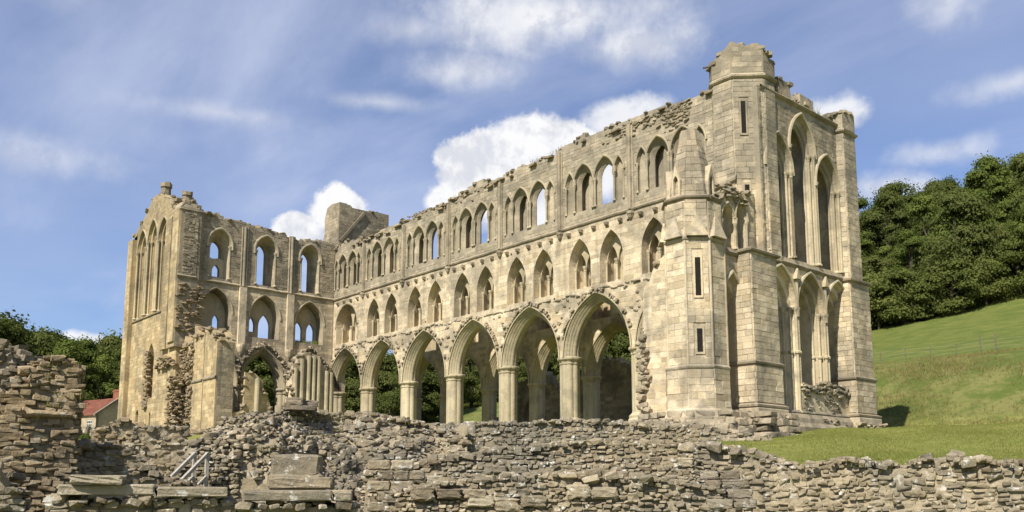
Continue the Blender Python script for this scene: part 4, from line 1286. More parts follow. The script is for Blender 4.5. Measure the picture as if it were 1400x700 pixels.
def corner_turret(poly, z0, zs, ztop, seed, slits=(), crown=None, skirt=None):
    mb = MB(); n = len(poly)
    P = np.array(poly); c = P.mean(0)
    a = [(*(c+(p-c)*.978), z0) for p in P]; b = [(*(c+(p-c)*.978), zs) for p in P]
    mb.grid([a, b], closed_u=True)
    r = random.Random(seed)
    crown = crown or [ztop]*n
    # parapet drum, broken at the top
    rows = [[(*(c+(p-c)*1.0), zs) for p in P]]
    m = 6; fine = []
    for i in range(n):
        for k in range(m):
            t = k/m; fine.append((P[i]*(1-t)+P[(i+1) % n]*t, crown[i]*(1-t)+crown[(i+1) % n]*t))
    up = [(*p, round((z+r.uniform(-.12, .12))/.18)*.18) for p, z in fine]; base = [(*p, zs) for p, z in fine]
    inn = [(*(c+(p-c)*.62), round((z+r.uniform(-.25, .1))/.18)*.18) for p, z in fine]
    mb.grid([base, up, inn], closed_u=True); mb.add(inn, [tuple(range(len(inn)))])
    part = mb.build('corner_turret', 'limestone', ABBEY)
    m2 = MB()
    for i, (f, L) in enumerate(facet_frames(poly, range(n))):
        if f.d[1] < -.3 or f.d[0] > .8: continue            # only the outward faces one can see
        holes = [rect_outline(s[1], .2, s[2]-.1, s[3]+.1, 2) for s in slits if s[0] == i]
        o = [(0, z0), (L, z0), (L, 30), (0, 30)]
        blocks_mesh(m2, f, ashlar(f, o, holes, z0, zs-.2, .02, L-.02, seed=seed+i, hcourse=(.27, .38), skip=eroded))
        blocks_mesh(m2, f, ashlar(f, [(0, zs)]+[(L, zs), (L, crown[(i+1) % n]-.2), (0, crown[i]-.2)], [], zs+.2, max(crown), .02, L-.02, seed=seed+i+20))
    m2.build('ashlar_facing', 'limestone', part, kind='stuff')
    m2 = MB(); ring(m2, poly, [(0, zs-.15), (.12, zs-.06), (.15, zs+.04), (.05, zs+.1), (0, zs+.16)]); m2.build('string_course', 'limestone_grey', part)
    for i, u, za, zb in slits:
        f, L = facet_frames(poly, [i])[0]
        slit(f, u, za, zb, part)
    m2 = MB()
    for p, z in fine:
        if r.random() < .8:
            s = r.uniform(.25, .5); V, F = r.choice(BLOCKS)
            m2.tris(V@(rotz(r.uniform(0, 3))@np.diag([s*1.3, s, s*.55])).T+np.array([*(c+(p-c)*r.uniform(.7, .97)), z+r.uniform(-.12, .1)]), F)
    m2.build('broken_wall_top', 'limestone_grey', part, kind='stuff')
    return part

def slit(f, u, z0, z1, part, hw=.13):
    """arrow-slit: a frame proud of the facing, round a sheet painted dark as its shaded inside"""
    mb = MB()
    o = [(u-hw-.10, z0-.11), (u+hw+.10, z0-.11), (u+hw+.10, z1+.13), (u-hw-.10, z1+.13)]
    f2 = Frame(f(0, -.02, 0)[:2], f.u[:2], f.d[:2])
    h = rect_outline(u, hw, z0, z1, 2)
    wall(mb, f2, o, [dict(st=[(h, 0), (h, .02)], end='open')], .02)
    mb.build('slit_surround', 'limestone', part)
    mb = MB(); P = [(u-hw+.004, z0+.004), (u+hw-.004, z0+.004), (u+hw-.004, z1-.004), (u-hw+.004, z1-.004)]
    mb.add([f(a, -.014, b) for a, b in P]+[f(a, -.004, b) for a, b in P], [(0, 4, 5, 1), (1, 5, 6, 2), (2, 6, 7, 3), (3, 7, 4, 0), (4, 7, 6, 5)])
    mb.build('slit', 'slit_painted_shade', part)  # flat sheet; the shade inside the opening is put into its colour
simple_mat('slit_painted_shade', (0.010, 0.009, 0.007), (0.018, 0.016, 0.012), 4.0)

SE_POLY = [(44.25, -0.18), (45.62, -0.18), (46.85, 1.10), (46.85, 2.25), (45.9, 3.1), (44.3, 3.1), (43.6, 2.3), (43.6, .5)]
SE_T = corner_turret(SE_POLY, 9.35, 20.02, 21.8, 121, slits=((1, .55, 16.6, 18.5), (1, .60, 11.0, 13.6)), crown=[21.35, 22.0, 21.75, 21.1, 20.9, 21.6, 21.5, 21.2])
def squared_foot():
    # below the turret's south face the torn edge of the aisle roof
    mb = MB(); mb.grid([[(44.1, -.14, 13.55), (45.66, -.14, 13.75)], [(44.1, -.34, 13.65), (45.72, -.34, 13.87)], [(44.1, -.34, 13.8), (45.72, -.34, 14.02)], [(44.1, -.16, 14.05), (45.66, -.16, 14.25)]])
    mb.build('weathering_course', 'limestone_grey', SE_T)
    f = Frame((0, -.2), (1, 0), (0, 1)); mb = MB(); face_rocks(mb, f, lambda r: r.uniform(44.2, 45.6), lambda r: r.gauss(13.1, .25), 46, (.14, .36), .18, 7, .5); mb.build('broken_core', 'limestone_grey', SE_T, kind='stuff')
squared_foot()
NE_POLY = [(45.6, 9.0), (46.2, 9.0), (47.12, 9.35), (47.12, 10.6), (46.2, 11.3), (45.2, 11.3), (44.6, 10.7), (44.6, 9.6)]
NE_POLY = [(46.35, 9.05), (47.12, 9.35), (47.12, 10.9), (46.2, 11.35), (45.2, 11.35), (44.6, 10.7), (44.6, 9.6), (45.2, 9.05)]
corner_turret(NE_POLY, 9.25, 18.95, 20.3, 131, crown=[20.0, 20.15, 20.35, 20.2, 19.8, 20.0, 19.9, 19.6])

# --- east wall of the south aisle between turret and buttress
def aisle_end():
    fr = Frame((46.35, 0), (0, 1), (-1, 0)); mb = MB(); T = 1.3
    tops = [(-4.2, 11.9), (-3.1, 12.0), (-2.6, 12.3), (-1.9, 12.6), (-1.0, 12.8), (0.4, 13.0)]
    outer = [(-4.2, -.5), (.4, -.5)]+tops[::-1]
    a = outline(-1.98, 1.35, 5.35, 2.75, .6); st = [(a, 0), (outline(-1.98, 1.27, 5.35, 2.65, .65), .28), (outline(-1.98, 1.02, 5.3, 2.3, .7), .32), (outline(-1.98, .98, 5.3, 2.2, .75), .6), (outline(-1.98, .85, 5.3, 2.0, .8), .9)]
    op = [dict(st=st, end='blind')]
    u1 = outline(-2.15, .62, 10.9, 1.0, 9.5); u2 = outline(-0.95, .52, 11.2, 1.15, 9.5)
    op.append(dict(st=[(u1, 0), (outline(-2.1, .5, 10.9, .9, 9.55), .5)], end='blind'))
    op.append(dict(st=[(u2, 0), (outline(-.95, .36, 11.2, 1.0, 9.6), .3), (outline(-.95, .3, 11.2, .9, 9.6), .9)], end='open'))
    wall(mb, fr, outer, op, T); part = mb.build('aisle_wall', 'limestone', ABBEY)
    finish_wall(part, fr, outer, [o['st'][0][0] for o in op], .4, 13, -4.1, .3, 'limestone', 141, skip=eroded)
    m2 = MB(); sweep(m2, fr, -1.98, 1.35, 5.35, 2.75, [(0, .03), (0, -.09), (.07, -.14), (.16, -.11), (.18, 0)], 12); m2.build('hood_mould', 'limestone_moulded', part)
    for c, hw, sp, ri in ((-2.15, .62, 10.9, 1.0), (-.95, .52, 11.2, 1.15)):
        m2 = MB(); sweep(m2, fr, c, hw, sp, ri, [(0, .03), (0, -.07), (.06, -.11), (.13, -.08), (.14, 0)], 9)
        shaft_and_cap(m2, fr, c-hw+.02, -.01, 9.5, sp, .06); shaft_and_cap(m2, fr, c+hw-.02, -.01, 9.5, sp, .06); m2.build('hood_mould', 'limestone_moulded', part)
    for s in (-1, 1):
        m2 = MB(); 
        for hw, d in ((1.3, .02), (1.1, .3)): shaft_and_cap(m2, fr, -1.98+s*hw, d, .7, 5.35, .085)
        m2.build('wall_shaft', 'limestone_moulded', part)
    m2 = MB(); ys = np.arange(-4, .45, .5)
    m2.grid([[(46.35+d, y, z) for y in ys] for d, z in [(0, 9.05), (.12, 9.14), (.15, 9.24), (0, 9.4)]]); m2.build('string_course', 'limestone_grey', part)
    m2 = MB(); m2.grid([[(46.35+d, y, z) for y in ys] for d, z in [(.05, .9), (.35, .5), (.55, .2), (.55, -.6)]]); m2.build('plinth', 'limestone_grey', part)
    m2 = MB(); top_rocks(m2, fr, tops, T, (.2, .45), 7, 0, .15, 142); face_rocks(m2, fr, lambda r: r.uniform(-3.3, -.5), lambda r: 12.4+r.uniform(-.3, .4), 40, (.14, .34), .15, 143, .5)
    face_rocks(m2, Frame((46.8, 0), (0, 1), (-1, 0)), lambda r: r.uniform(-4.2, -1), lambda r: r.uniform(-.5, .3), 16, (.25, .5), .4, 144, .45)
    m2.build('broken_core', 'limestone_grey', part, kind='stuff')
aisle_end()

def course_line(mb, path, levels, rr):
    for z, off in levels:
        for (xa, ya), (xb, yb) in zip(path[:-1], path[1:]):
            L = math.hypot(xb-xa, yb-ya); t = ((xb-xa)/L, (yb-ya)/L); n = (t[1], -t[0]); u = -off*.4
            while u < L+off*.4:
                l = rr.uniform(.4, 1.1); h = rr.uniform(.26, .4)
                if rr.random() < .93:
                    o = off+rr.uniform(-.12, .06)-.3
                    c = (xa+t[0]*(u+l/2)+n[0]*o, ya+t[1]*(u+l/2)+n[1]*o, z+rr.uniform(-.06, .05))
                    V, F = rr.choice(BLOCKS); mb.tris(V@(rotz(math.atan2(t[1], t[0])+rr.uniform(-.05, .05))@np.diag([l*1.02, .75, h])).T+np.array(c), F)
                u += l

# --- octagonal stair turret with stone spire at the aisle corner
def stair_turret():
    cx, cy, s = 45.03, -3.5, 1.25
    poly = oct_pts(cx, cy, s); mb = MB()
    def sc(k): return [(cx+(p[0]-cx)*k, cy+(p[1]-cy)*k) for p in poly]
    lev = [(-.8, 1.30), (.25, 1.28), (.3, 1.18), (.75, 1.15), (.85, 1.07), (2.85, 1.05), (3.05, 1.0), (9.55, 1.0), (9.75, 1.0), (11.75, .93), (11.95, .93)]
    rows = [[(x, y, z) for x, y in sc(k*.978 if z > .9 else k)] for z, k in lev]
    mb.grid(rows, closed_u=True); mb.add(rows[-1], [tuple(range(8))])
    part = mb.build('stair_turret', 'limestone', ABBEY)
    fine = []
    m2 = MB(); ff = facet_frames(poly, range(8))
    slits = {1: ((.62, 3.7, 4.9), (.62, 6.6, 8.6))}
    for i, (f, L) in enumerate(ff):
        if i not in (0, 1, 2, 7): continue
        holes = [rect_outline(u, .21, a-.12, b+.14, 2) for u, a, b in slits.get(i, ())]
        bl = ashlar(f, [(0, 0), (L, 0), (L, 12), (0, 12)], holes, 3.1, 9.5, .01, L-.01, (.30, .40), (.4, .85), (0, .022), seed=150+i)
        if i in (0, 1, 2): blocks_objects(f, bl, part, 'limestone')
        else: blocks_mesh(m2, f, bl)
    for i, (f, L) in enumerate(facet_frames(sc(1.055), range(8))):
        if i not in (0, 1, 2, 7): continue
        bl = ashlar(f, [(0, 0), (L, 0), (L, 12), (0, 12)], [], .95, 2.85, .01, L-.01, (.30, .42), (.4, .85), (0, .03), seed=160+i)
        if i in (0, 1, 2): blocks_objects(f, bl, part, 'limestone')
        else: blocks_mesh(m2, f, bl)
    for i, (f, L) in enumerate(facet_frames(sc(.975), range(8))):
        if i not in (0, 1, 2, 7): continue
        blocks_mesh(m2, f, ashlar(f, [(0, 0), (L, 0), (L, 13), (0, 13)], [], 9.8, 11.7, .04, L-.04, (.30, .40), (.4, .8), (-.02, .01), seed=170+i))
    m2.build('ashlar_facing', 'limestone', part, kind='stuff')
    for u, a, b in slits[1]: slit(ff[1][0], u, a, b, part, .14)
    for k, zc, o in ((1.0, 9.6, .1), (.93, 11.85, .15), (1.03, 2.95, .08)):
        m2 = MB(); ring(m2, sc(k), [(0, zc-.13), (o*.8, zc-.04), (o, zc+.04), (0, zc+.15)])
        m2.build('string_course', 'limestone_grey', part)
    for i in (0, 1, 2, 3):
        x_, y_ = sc(1.0)[i]; m3 = MB(); m3.tube([(x_, y_, 3.0), (x_, y_, 9.5)], .07, 8, cap=False); m3.build('corner_roll', 'limestone', part)
    # gablets on the faces above the upper string
    for i in (7, 0, 1, 2):
        f, L = facet_frames(sc(.985), range(8))[i]; m3 = MB(); w = .55; u = L/2
        P = [(u-w, 9.7), (u+w, 9.7), (u+.08, 10.85), (u-.08, 10.85)]
        m3.add([f(a, -.30 if b < 10 else -.06, b) for a, b in P]+[f(a, .05, b) for a, b in P], [(0, 1, 2, 3), (0, 4, 5, 1), (1, 5, 6, 2), (3, 7, 4, 0), (2, 6, 7, 3)])
        m3.build('gablet', 'limestone', part)
    # spire, broken short
    m3 = MB(); lv = [(11.9, .80), (13.0, .71), (14.2, .55), (15.3, .38), (15.9, .31)]
    rows = []
    for z, k in lv: rows.append([(x+.015*ER(z*9+x*5), y+.015*ER(z*7+y*4), z+(random.uniform(-.15, .15) if z > 15.5 else 0)) for x, y in sc(k)])
    m3.grid(rows, closed_u=True); m3.add(rows[-1], [tuple(range(8))]); sp = m3.build('spire', 'limestone_grey', part)
    m3 = MB()
    for (za, ka), (zb, kb) in zip(lv[:-1], lv[1:]):
        pa, pb = sc(ka), sc(kb)
        nC = max(1, int((zb-za)/.3))
        for c in range(nC):
            t0, t1 = c/nC, (c+1)/nC; z0 = za+(zb-za)*t0; z1 = za+(zb-za)*t1
            for i in (7, 0, 1, 2, 3):
                A = np.array(pa[i])*(1-t0)+np.array(pb[i])*t0; Bq = np.array(pa[(i+1) % 8])*(1-t0)+np.array(pb[(i+1) % 8])*t0
                A1 = np.array(pa[i])*(1-t1)+np.array(pb[i])*t1; B1 = np.array(pa[(i+1) % 8])*(1-t1)+np.array(pb[(i+1) % 8])*t1
                cuts = [0, random.uniform(.35, .65), 1] if np.linalg.norm(Bq-A) > .45 else [0, 1]
                nrm = np.array([(Bq-A)[1], -(Bq-A)[0]]); nrm = nrm/np.linalg.norm(nrm); pr = random.uniform(.004, .03)
                for q0, q1 in zip(cuts[:-1], cuts[1:]):
                    q0 += .01; q1 -= .01; pr = random.uniform(.004, .035)
                    V = [(*(A*(1-q0)+Bq*q0+nrm*pr), z0+.01), (*(A*(1-q1)+Bq*q1+nrm*pr), z0+.01), (*(A1*(1-q1)+B1*q1+nrm*pr), z1-.01), (*(A1*(1-q0)+B1*q0+nrm*pr), z1-.01)]
                    W = [(*(np.array(v[:2])-nrm*(pr+.01)), v[2]) for v in V]
                    m3.add(V+W, [(0, 1, 2, 3), (0, 4, 5, 1), (1, 5, 6, 2), (2, 6, 7, 3), (3, 7, 4, 0)])
    m3.build('ashlar_facing', 'limestone_grey', part, kind='stuff')
    for i in (0, 2, 7):          # lucarnes round the foot of the spire
        f, L = facet_frames(sc(.80), range(8))[i]; m3 = MB(); u = L/2; w = .27
        f2 = Frame(f(0, -.12, 0)[:2], f.u[:2], f.d[:2]); h = outline(u, .15, 12.85, .3, 12.1, 6)
        wall(m3, f2, [(u-w, 11.98), (u+w, 11.98), (u+w, 12.9), (u, 13.75), (u-w, 12.9)], [dict(st=[(h, 0), (h, .25)], end='blind')], .75)
        m3.build('lucarne', 'limestone', part)
    # stepped, weathered plinth
    m3 = MB(); rr = random.Random(9)
    path = [(42.6, -5.2), (44.5, -5.2), (45.65, -5.2), (46.75, -4.1), (46.8, -2.6), (46.9, -1.75), (47.55, -1.7), (47.55, 1.25)]
    course_line(m3, path, [(.62, .12), (.26, .30), (-.12, .50), (-.5, .75), (-.85, 1.0)], rr)
    for z, k, n in ((.05, 1.40, 14), (-.35, 1.6, 16), (-.7, 1.8, 20)):
        P = np.array(sc(k))
        for _ in range(n):
            i = rr.choice([6, 7, 0, 1, 2, 2]); t = rr.random(); p = P[i]*(1-t)+P[(i+1) % 8]*t; e = P[(i+1) % 8]-P[i]
            s_ = rr.uniform(.3, .7); V, F = rr.choice(BLOCKS)
            m3.tris(V@(rotz(math.atan2(e[1], e[0]))@np.diag([s_*1.4, s_*.9, s_*.5])).T+np.array([p[0], p[1], z+rr.uniform(-.15, .15)]), F)
    m3.build('plinth_stones', 'limestone_grey', part, kind='stuff')
    # torn end of the aisle's south wall
    m3 = MB(); f = Frame((0, -4.75), (1, 0), (0, 1)); tp = [(42.35, 3.0), (42.5, 5.2), (42.6, 7.3), (42.95, 7.5), (43.3, 8.4), (43.7, 8.9), (44.6, 9.2)]
    wall(m3, f, [(42.2, -.6), (44.6, -.6)]+tp[::-1], [], 1.1); w = m3.build('aisle_wall', 'limestone', ABBEY)
    m3 = MB(); blocks_mesh(m3, f, ashlar(f, [(42.2, -.6), (44.6, -.6)]+tp[::-1], [], .9, 9, 42.25, 44.45, seed=181, skip=lambda u, z: u < 42.75 and random.random() < .55)); m3.build('ashlar_facing', 'limestone', w, kind='stuff')
    m3 = MB(); top_rocks(m3, f, tp, 1.1, (.2, .4), 7, -.05, .1, 182); face_rocks(m3, f, lambda r: 42.3+abs(r.gauss(0, .3)), lambda r: r.uniform(.4, 5), 60, (.2, .4), .15, 183); m3.build('broken_core', 'limestone_grey', w, kind='stuff')
stair_turret()

# scaffold pole left sticking out of the turret head
mb = MB(); mb.tube([(44.7, .3, 21.2), (43.7, -.25, 21.18)], .05, 6); tag(mb.build('iron_bar', 'iron'), 'short iron bar sticking out sideways from the broken top of the tallest turret', 'iron bar')

# north aisle wall, much broken, seen through the arches
def north_aisle():
    f = Frame((0, 14.6), (1, 0), (0, 1)); mb = MB()
    tp = ragged(2, 36, lambda u: interp(u, [2, 8, 10, 14, 17, 20, 24, 27, 33, 36], [3.0, 3.4, 6.5, 7.5, 4.5, 8.0, 7.0, 4.5, 4.2, 2.0]), .5, .4, 191)
    outer = [(2, -.5), (36, -.5)]+tp[::-1]
    ops = [dict(st=[(outline(c, .8, 3.6, 1.3, 2.2), 0), (outline(c, .55, 3.6, 1.0, 2.4), .8)], end='open') for c in (12.3,)]
    wall(mb, f, outer, ops, 1.2); part = mb.build('aisle_wall', 'limestone_grey', ABBEY)
    finish_wall(part, f, outer, [o['st'][0][0] for o in ops], .5, 8, 2.1, 35.9, 'limestone_grey', 192, skip=eroded)
north_aisle()

# ------------------------------------------------------------------ ruined walls in front
def ruined_wall(name, label, cat, path, zbase, T, size=(.16, .5), mat='rubble', core='mortar', batter=0.0, seed=0, group=None, limit=300,
                rows=None, lump=.12, ends=True, kind='rock', flat=.6, top_dens=1.0, sparse=.8, topjit=.25, chaos=False):
    """path: [(x, y, ztop)...] along the visible crest. Stones are laid on the side towards the camera, on top and on the ends."""
    r = random.Random(seed); fb = fbm(seed+500)
    P = np.array(path, float)
    seg = np.linalg.norm(np.diff(P[:, :2], axis=0), axis=1); cum = np.concatenate([[0], np.cumsum(seg)]); L = cum[-1]
    def at(u):
        return np.array([np.interp(u, cum, P[:, k]) for k in range(3)])
    def normal(u):
        a, b = at(max(0, u-.4)), at(min(L, u+.4)); t = (b-a)[:2]; t /= np.linalg.norm(t)+1e-9
        n = np.array([t[1], -t[0]])
        if n@(CAM[:2]-at(u)[:2]) < 0: n = -n
        return t, n
    base = thing(name, label, cat, (*at(L/2)[:2], zbase), group)
    # core: lumpy mortar and packed stone
    nu = max(6, int(L/.11)); us = np.linspace(0, L, nu); hmax = (P[:, 2].max()-zbase)*math.hypot(1, batter); nz = max(8, int(hmax/.11))
    mb = MB(); front = []
    for k in range(nz):
        row = []
        for u in us:
            p = at(u); t, n = normal(u); h = p[2]-zbase; f = k/(nz-1)
            q = Vector((p[0]+n[0]*batter*h*(1-f), p[1]+n[1]*batter*h*(1-f), zbase+h*f))
            nn = noise.noise(q*1.1)*lump*(1.2 if chaos else .15)+(noise.noise(q*3.1)*.10+noise.noise(q*7.5)*.085)*(1 if chaos else .45)
            off = batter*h*(1-f)+nn-.05
            row.append((p[0]+n[0]*off, p[1]+n[1]*off, q.z-.05+(nn*.8 if k == nz-1 else noise.noise(q*5.0+Vector((7, 3, 1)))*.04)))
        front.append(row)
    back = []
    for k in range(5):
        row = []
        for u in us:
            p = at(u); t, n = normal(u); h = p[2]-zbase; f = 1-max(0, k-2)/2
            off = (T*k/2 if k < 3 else T)+batter*.5*h*(1-f)
            if k == 0: off = .15
            q = Vector((p[0]-n[0]*off, p[1]-n[1]*off, zbase+h*f))
            row.append((q.x, q.y, q.z-.06+noise.noise(q*1.7)*.12+noise.noise(q*5.0)*.06))
        back.append(row)
    mb.grid(front+back)
    for j in (0, -1):
        loop = [row[j] for row in front+back]; mb.add(loop, [tuple(range(len(loop)))])
    mb.build('wall_core', core, base, smooth=False)
    stones = []
    def put(u, off, z, s, proud=0, tilt=.12, hid=False, k=kind):
        p = at(u); t, n = normal(u)
        A = np.array([[t[0], n[0], 0], [t[1], n[1], 0], [0, 0, 1.0]])
        l, d, h = s
        if np.linalg.det(A) < 0: A = A@np.diag([-1, 1, 1])
        M = A@rot_eul(r.uniform(-tilt, tilt), r.uniform(-tilt, tilt), r.uniform(-tilt, tilt))@np.diag([l, d, h])
        stones.append((np.array([p[0]+n[0]*off, p[1]+n[1]*off, z]), M, k, hid))
    def rsize():
        return size[0]+(size[1]-size[0])*r.random()**3.0
    zmax = P[:, 2].max(); z = zbase
    if chaos:
        area = L*(zmax-zbase)*math.hypot(1, batter); n_ = int(1.15*area*sparse/(size[0]*1.7*size[0]*1.15))
        for _ in range(n_):
            u = r.uniform(0, L); p = at(u); z = zbase+(p[2]+.05-zbase)*r.random()
            l = rsize(); h = l*r.uniform(.38, .75); q = Vector((p[0], p[1], z))
            off = batter*(p[2]-z)+lump*1.2*noise.noise(Vector((p[0]+normal(u)[1][0]*batter*(p[2]-z), p[1]+normal(u)[1][1]*batter*(p[2]-z), z))*1.1)
            put(u, off+r.uniform(-.85, -.05)*l*.5, z, (l*r.uniform(.9, 1.5), l*.85, h), tilt=.13+.5*(r.random()**5))
    else:
        while z < zmax:
            h = r.uniform(size[0]*.75, size[0]*1.35)
            u = r.uniform(-.1, .1)
            while u < L:
                l = size[0]+rsize()*.8
                hh = h*r.uniform(.7, 1.25)
                p = at(min(L, max(0, u+l/2)))
                if z+h*.5 < p[2]+.03 and r.random() < sparse:
                    off = batter*(p[2]-z)
                    put(min(L, u+l/2), off+r.uniform(-.075, .02)-max(.2, l*.7)*.38, z+hh/2+r.uniform(-.03, .03), (l*r.uniform(.9, 1.1), max(.2, l*.7), hh*1.1), tilt=.11)
                u += l
            z += h
    u = 0
    while u < L:                     # loose crest
        l = rsize()
        for w in np.arange(-.05, T+.05, size[0]*1.5/top_dens):
            if r.random() < .2: continue
            p = at(u); ll = rsize()*r.uniform(.7, 1.1); hh = ll*r.uniform(.4, .8)
            put(min(L, u+r.uniform(-.12, .12)), -w+r.uniform(-.12, .12), p[2]+r.uniform(-.5, topjit*1.6)*hh, (ll*1.15, ll*r.uniform(.7, 1.1), hh), tilt=.28)
        u += l*.8
    if ends:
        for uu, sgn in ((0, -1), (L, 1)):
            p = at(uu); zz = zbase
            while zz < p[2]:
                h = r.uniform(size[0]*.7, size[0]*1.2); w = 0
                while w < T:
                    l = r.uniform(size[0], size[1]*.8); t, n = normal(uu)
                    A = np.array([[n[0], t[0], 0], [n[1], t[1], 0], [0, 0, 1.0]]); M = A@rot_eul(r.uniform(-.1, .1), r.uniform(-.1, .1), r.uniform(-.15, .15))@np.diag([l*1.05, .3, h*1.08])
                    if np.linalg.det(M) < 0: M = M@np.diag([1, -1, 1])
                    q = p[:2]-n*(w+l/2)+t*sgn*r.uniform(-.1, .05); stones.append((np.array([*q, zz+h/2]), M, kind, False)); w += l
                zz += h
    emit_stones(stones, base, mat, limit)
    return base

def dressed(parent, name, corner, size, ang, mat='coping', jit=.02, label=None):
    """one squared block lying on or against a ruin"""
    bm = bmesh.new(); bmesh.ops.create_cube(bm, size=1.0)
    for v in bm.verts: v.co = Vector((v.co.x*size[0], v.co.y*size[1], v.co.z*size[2]))
    bmesh.ops.subdivide_edges(bm, edges=bm.edges[:], cuts=3, use_grid_fill=True)
    bmesh.ops.bevel(bm, geom=[e for e in bm.edges if e.calc_face_angle(0) > 1.2], offset=min(size)*.12, segments=1, affect='EDGES')
    jz = min(jit, .055*size[2])
    for v in bm.verts: v.co += Vector([random.uniform(-jit, jit), random.uniform(-jit, jit)*.5, random.uniform(-jz, jz)])
    me = bpy.data.meshes.new(name); bm.to_mesh(me); bm.free(); me.materials.append(MATS[mat])
    o = bpy.data.objects.new(name, me); C.objects.link(o); place(o, corner, parent); o.rotation_euler = (0, 0, ang)
    if label: o['label'] = label
    return o

# tall fragment at the left edge
wA = ruined_wall('ruined_wall', 'tall broken rubble wall at the left edge with a ledge across its face', 'ruined wall',
            [(57.82, -37.42, -1.5), (57.86, -37.27, -1.25), (57.9, -37.14, -1.0), (57.95, -36.95, -.93), (58.0, -36.72, -.94), (58.02, -36.63, -1.05)], -4.4, .9, (.075, .24), 'rubble_brown', batter=.02, seed=1, lump=.05, topjit=.1, sparse=1.0, kind='block')
mb = MB(); mb.grid([[(58.0+.13*(y+36.9)*1+d, y, z+.012*ER(y*9)) for y in np.arange(-37.25, -36.6, .05)] for d, z in [(-.1, -1.87), (.07, -1.83), (.09, -1.80), (.07, -1.77), (-.1, -1.73)]]); mb.build('ledge', 'rubble_brown', wA)
wA2 = ruined_wall('ruined_wall', 'dark jagged rubble wall running out of the picture at the far left', 'ruined wall',
            [(57.2, -39.4, -.5), (57.25, -38.6, -.6), (57.3, -38.0, -.62), (57.33, -37.72, -.68), (57.36, -37.5, -.72), (57.4, -37.38, -.80), (57.42, -37.27, -1.15)], -4.4, .9, (.09, .28), 'rubble_dark', batter=.0, seed=2, lump=.22, topjit=.3, chaos=True)
wA3 = ruined_wall('ruined_wall', 'low grey rendered wall stub in front of the tall wall at the bottom left corner', 'ruined wall',
            [(59.2, -38.4, -2.5), (59.3, -38.05, -2.48), (59.36, -37.82, -2.55), (59.42, -37.6, -2.95)], -4.4, .5, (.08, .26), 'rubble', seed=3, lump=.03, sparse=.3)
# added sun-blocking wall off the left edge, put here to shade the wall behind
ruined_wall('ruined_wall', 'added sun-blocking rubble wall, its end showing over the dark wall at the far left edge', 'ruined wall',
            [(51.6, -38.1, -.2), (52.6, -37.75, -.1), (53.6, -37.45, -.25), (54.3, -37.2, -.5)], -4.4, .9, (.12, .4), 'rubble_dark', seed=8, lump=.15)
ruined_wall('ruined_wall', 'shaded dark rubble wall behind the coped wall, right of the tall left wall', 'ruined wall',
            [(53.0, -35.6, -1.98), (53.17, -35.32, -2.02), (53.35, -34.7, -2.05), (53.5, -34.25, -2.15), (53.55, -34.05, -2.5), (53.7, -33.6, -2.78), (53.85, -33.1, -2.85)], -4.6, .7, (.09, .32), 'rubble_dark', batter=.1, seed=4, lump=.2, topjit=.2)
ruined_wall('ruined_wall', 'pale broken stub of wall below the gable with a square flat face', 'ruined wall',
            [(45.8, -31.9, -1.75), (45.85, -31.7, -1.25), (45.95, -31.5, -1.22), (46.25, -30.7, -1.15), (46.35, -30.4, -1.35), (46.4, -30.2, -1.75)], -3.6, .8, (.10, .34), 'rubble', seed=5, lump=.06, sparse=.7)
ruined_wall('ruined_wall', 'small jagged wall end between the cottage and the gable foot', 'ruined wall',
            [(42.25, -31.9, -1.5), (42.4, -31.6, -1.05), (42.6, -31.25, -.85), (42.8, -30.9, -.8), (42.95, -30.6, -1.0), (43.1, -30.3, -1.3)], -3.4, .7, (.12, .36), 'rubble_brown', seed=6, lump=.15)
ruined_wall('ruined_wall', 'long low wall with pale piers in front of the cottage', 'ruined wall',
            [(27.04, -28.53, -0.47), (28.18, -28.13, -0.29), (29.37, -27.62, -0.43), (30.58, -27.08, -0.56)], -2.2, .8, (.16, .55), 'rubble', seed=7, lump=.12)

# coped wall across the bottom left
def coped_wall(label, pts, zb, mats, seed, cop=(.55, .16)):
    b = ruined_wall('coped_wall', label, 'ruined wall', [(x, y, z-.14) for x, y, z in pts], zb, .45, (.10, .27), 'rubble', seed=seed, lump=.03, ends=True, top_dens=.3, topjit=.02)
    r = random.Random(seed); P = np.array(pts)
    seg = np.linalg.norm(np.diff(P[:, :2], axis=0), axis=1); cum = np.concatenate([[0], np.cumsum(seg)]); u = 0
    while u < cum[-1]-.1:
        l = min(r.uniform(.8, 1.7), cum[-1]-u)
        p0 = [np.interp(u, cum, P[:, k]) for k in range(3)]; p1 = [np.interp(u+l, cum, P[:, k]) for k in range(3)]
        ang = math.atan2(p1[1]-p0[1], p1[0]-p0[0]); n = np.array([-math.sin(ang), math.cos(ang)])
        h = r.uniform(.11, .16)
        dressed(b, 'coping_stone', ((p0[0]+p1[0])/2+n[0]*.2, (p0[1]+p1[1])/2+n[1]*.2, (p0[2]+p1[2])/2-.02+r.uniform(-.02, .02)), (l-.02, .62, h), ang+r.uniform(-.02, .02), jit=.014)
        u += l
    return b
coped_wall('low wall with pale lichen-spotted coping slabs along the bottom left', [(59.85, -37.2, -2.92), (60.15, -36.5, -2.9), (60.4, -35.85, -2.9), (60.62, -35.2, -2.93)], -4.4, 0, 11)
coped_wall('lower continuation of slab-topped wall at the bottom, left of the stone steps', [(60.7, -35.0, -2.99), (61.0, -34.4, -2.98), (61.4, -33.68, -2.99)], -4.4, 0, 12)
wc = thing('loose_slab', 'weathered slab tilted on top of the bottom left coped wall', 'stone slab', (60.05, -36.75, -2.8))
dressed(wc, 'slab', (60.05, -36.75, -2.78), (.62, .4, .12), 1.1, jit=.03)

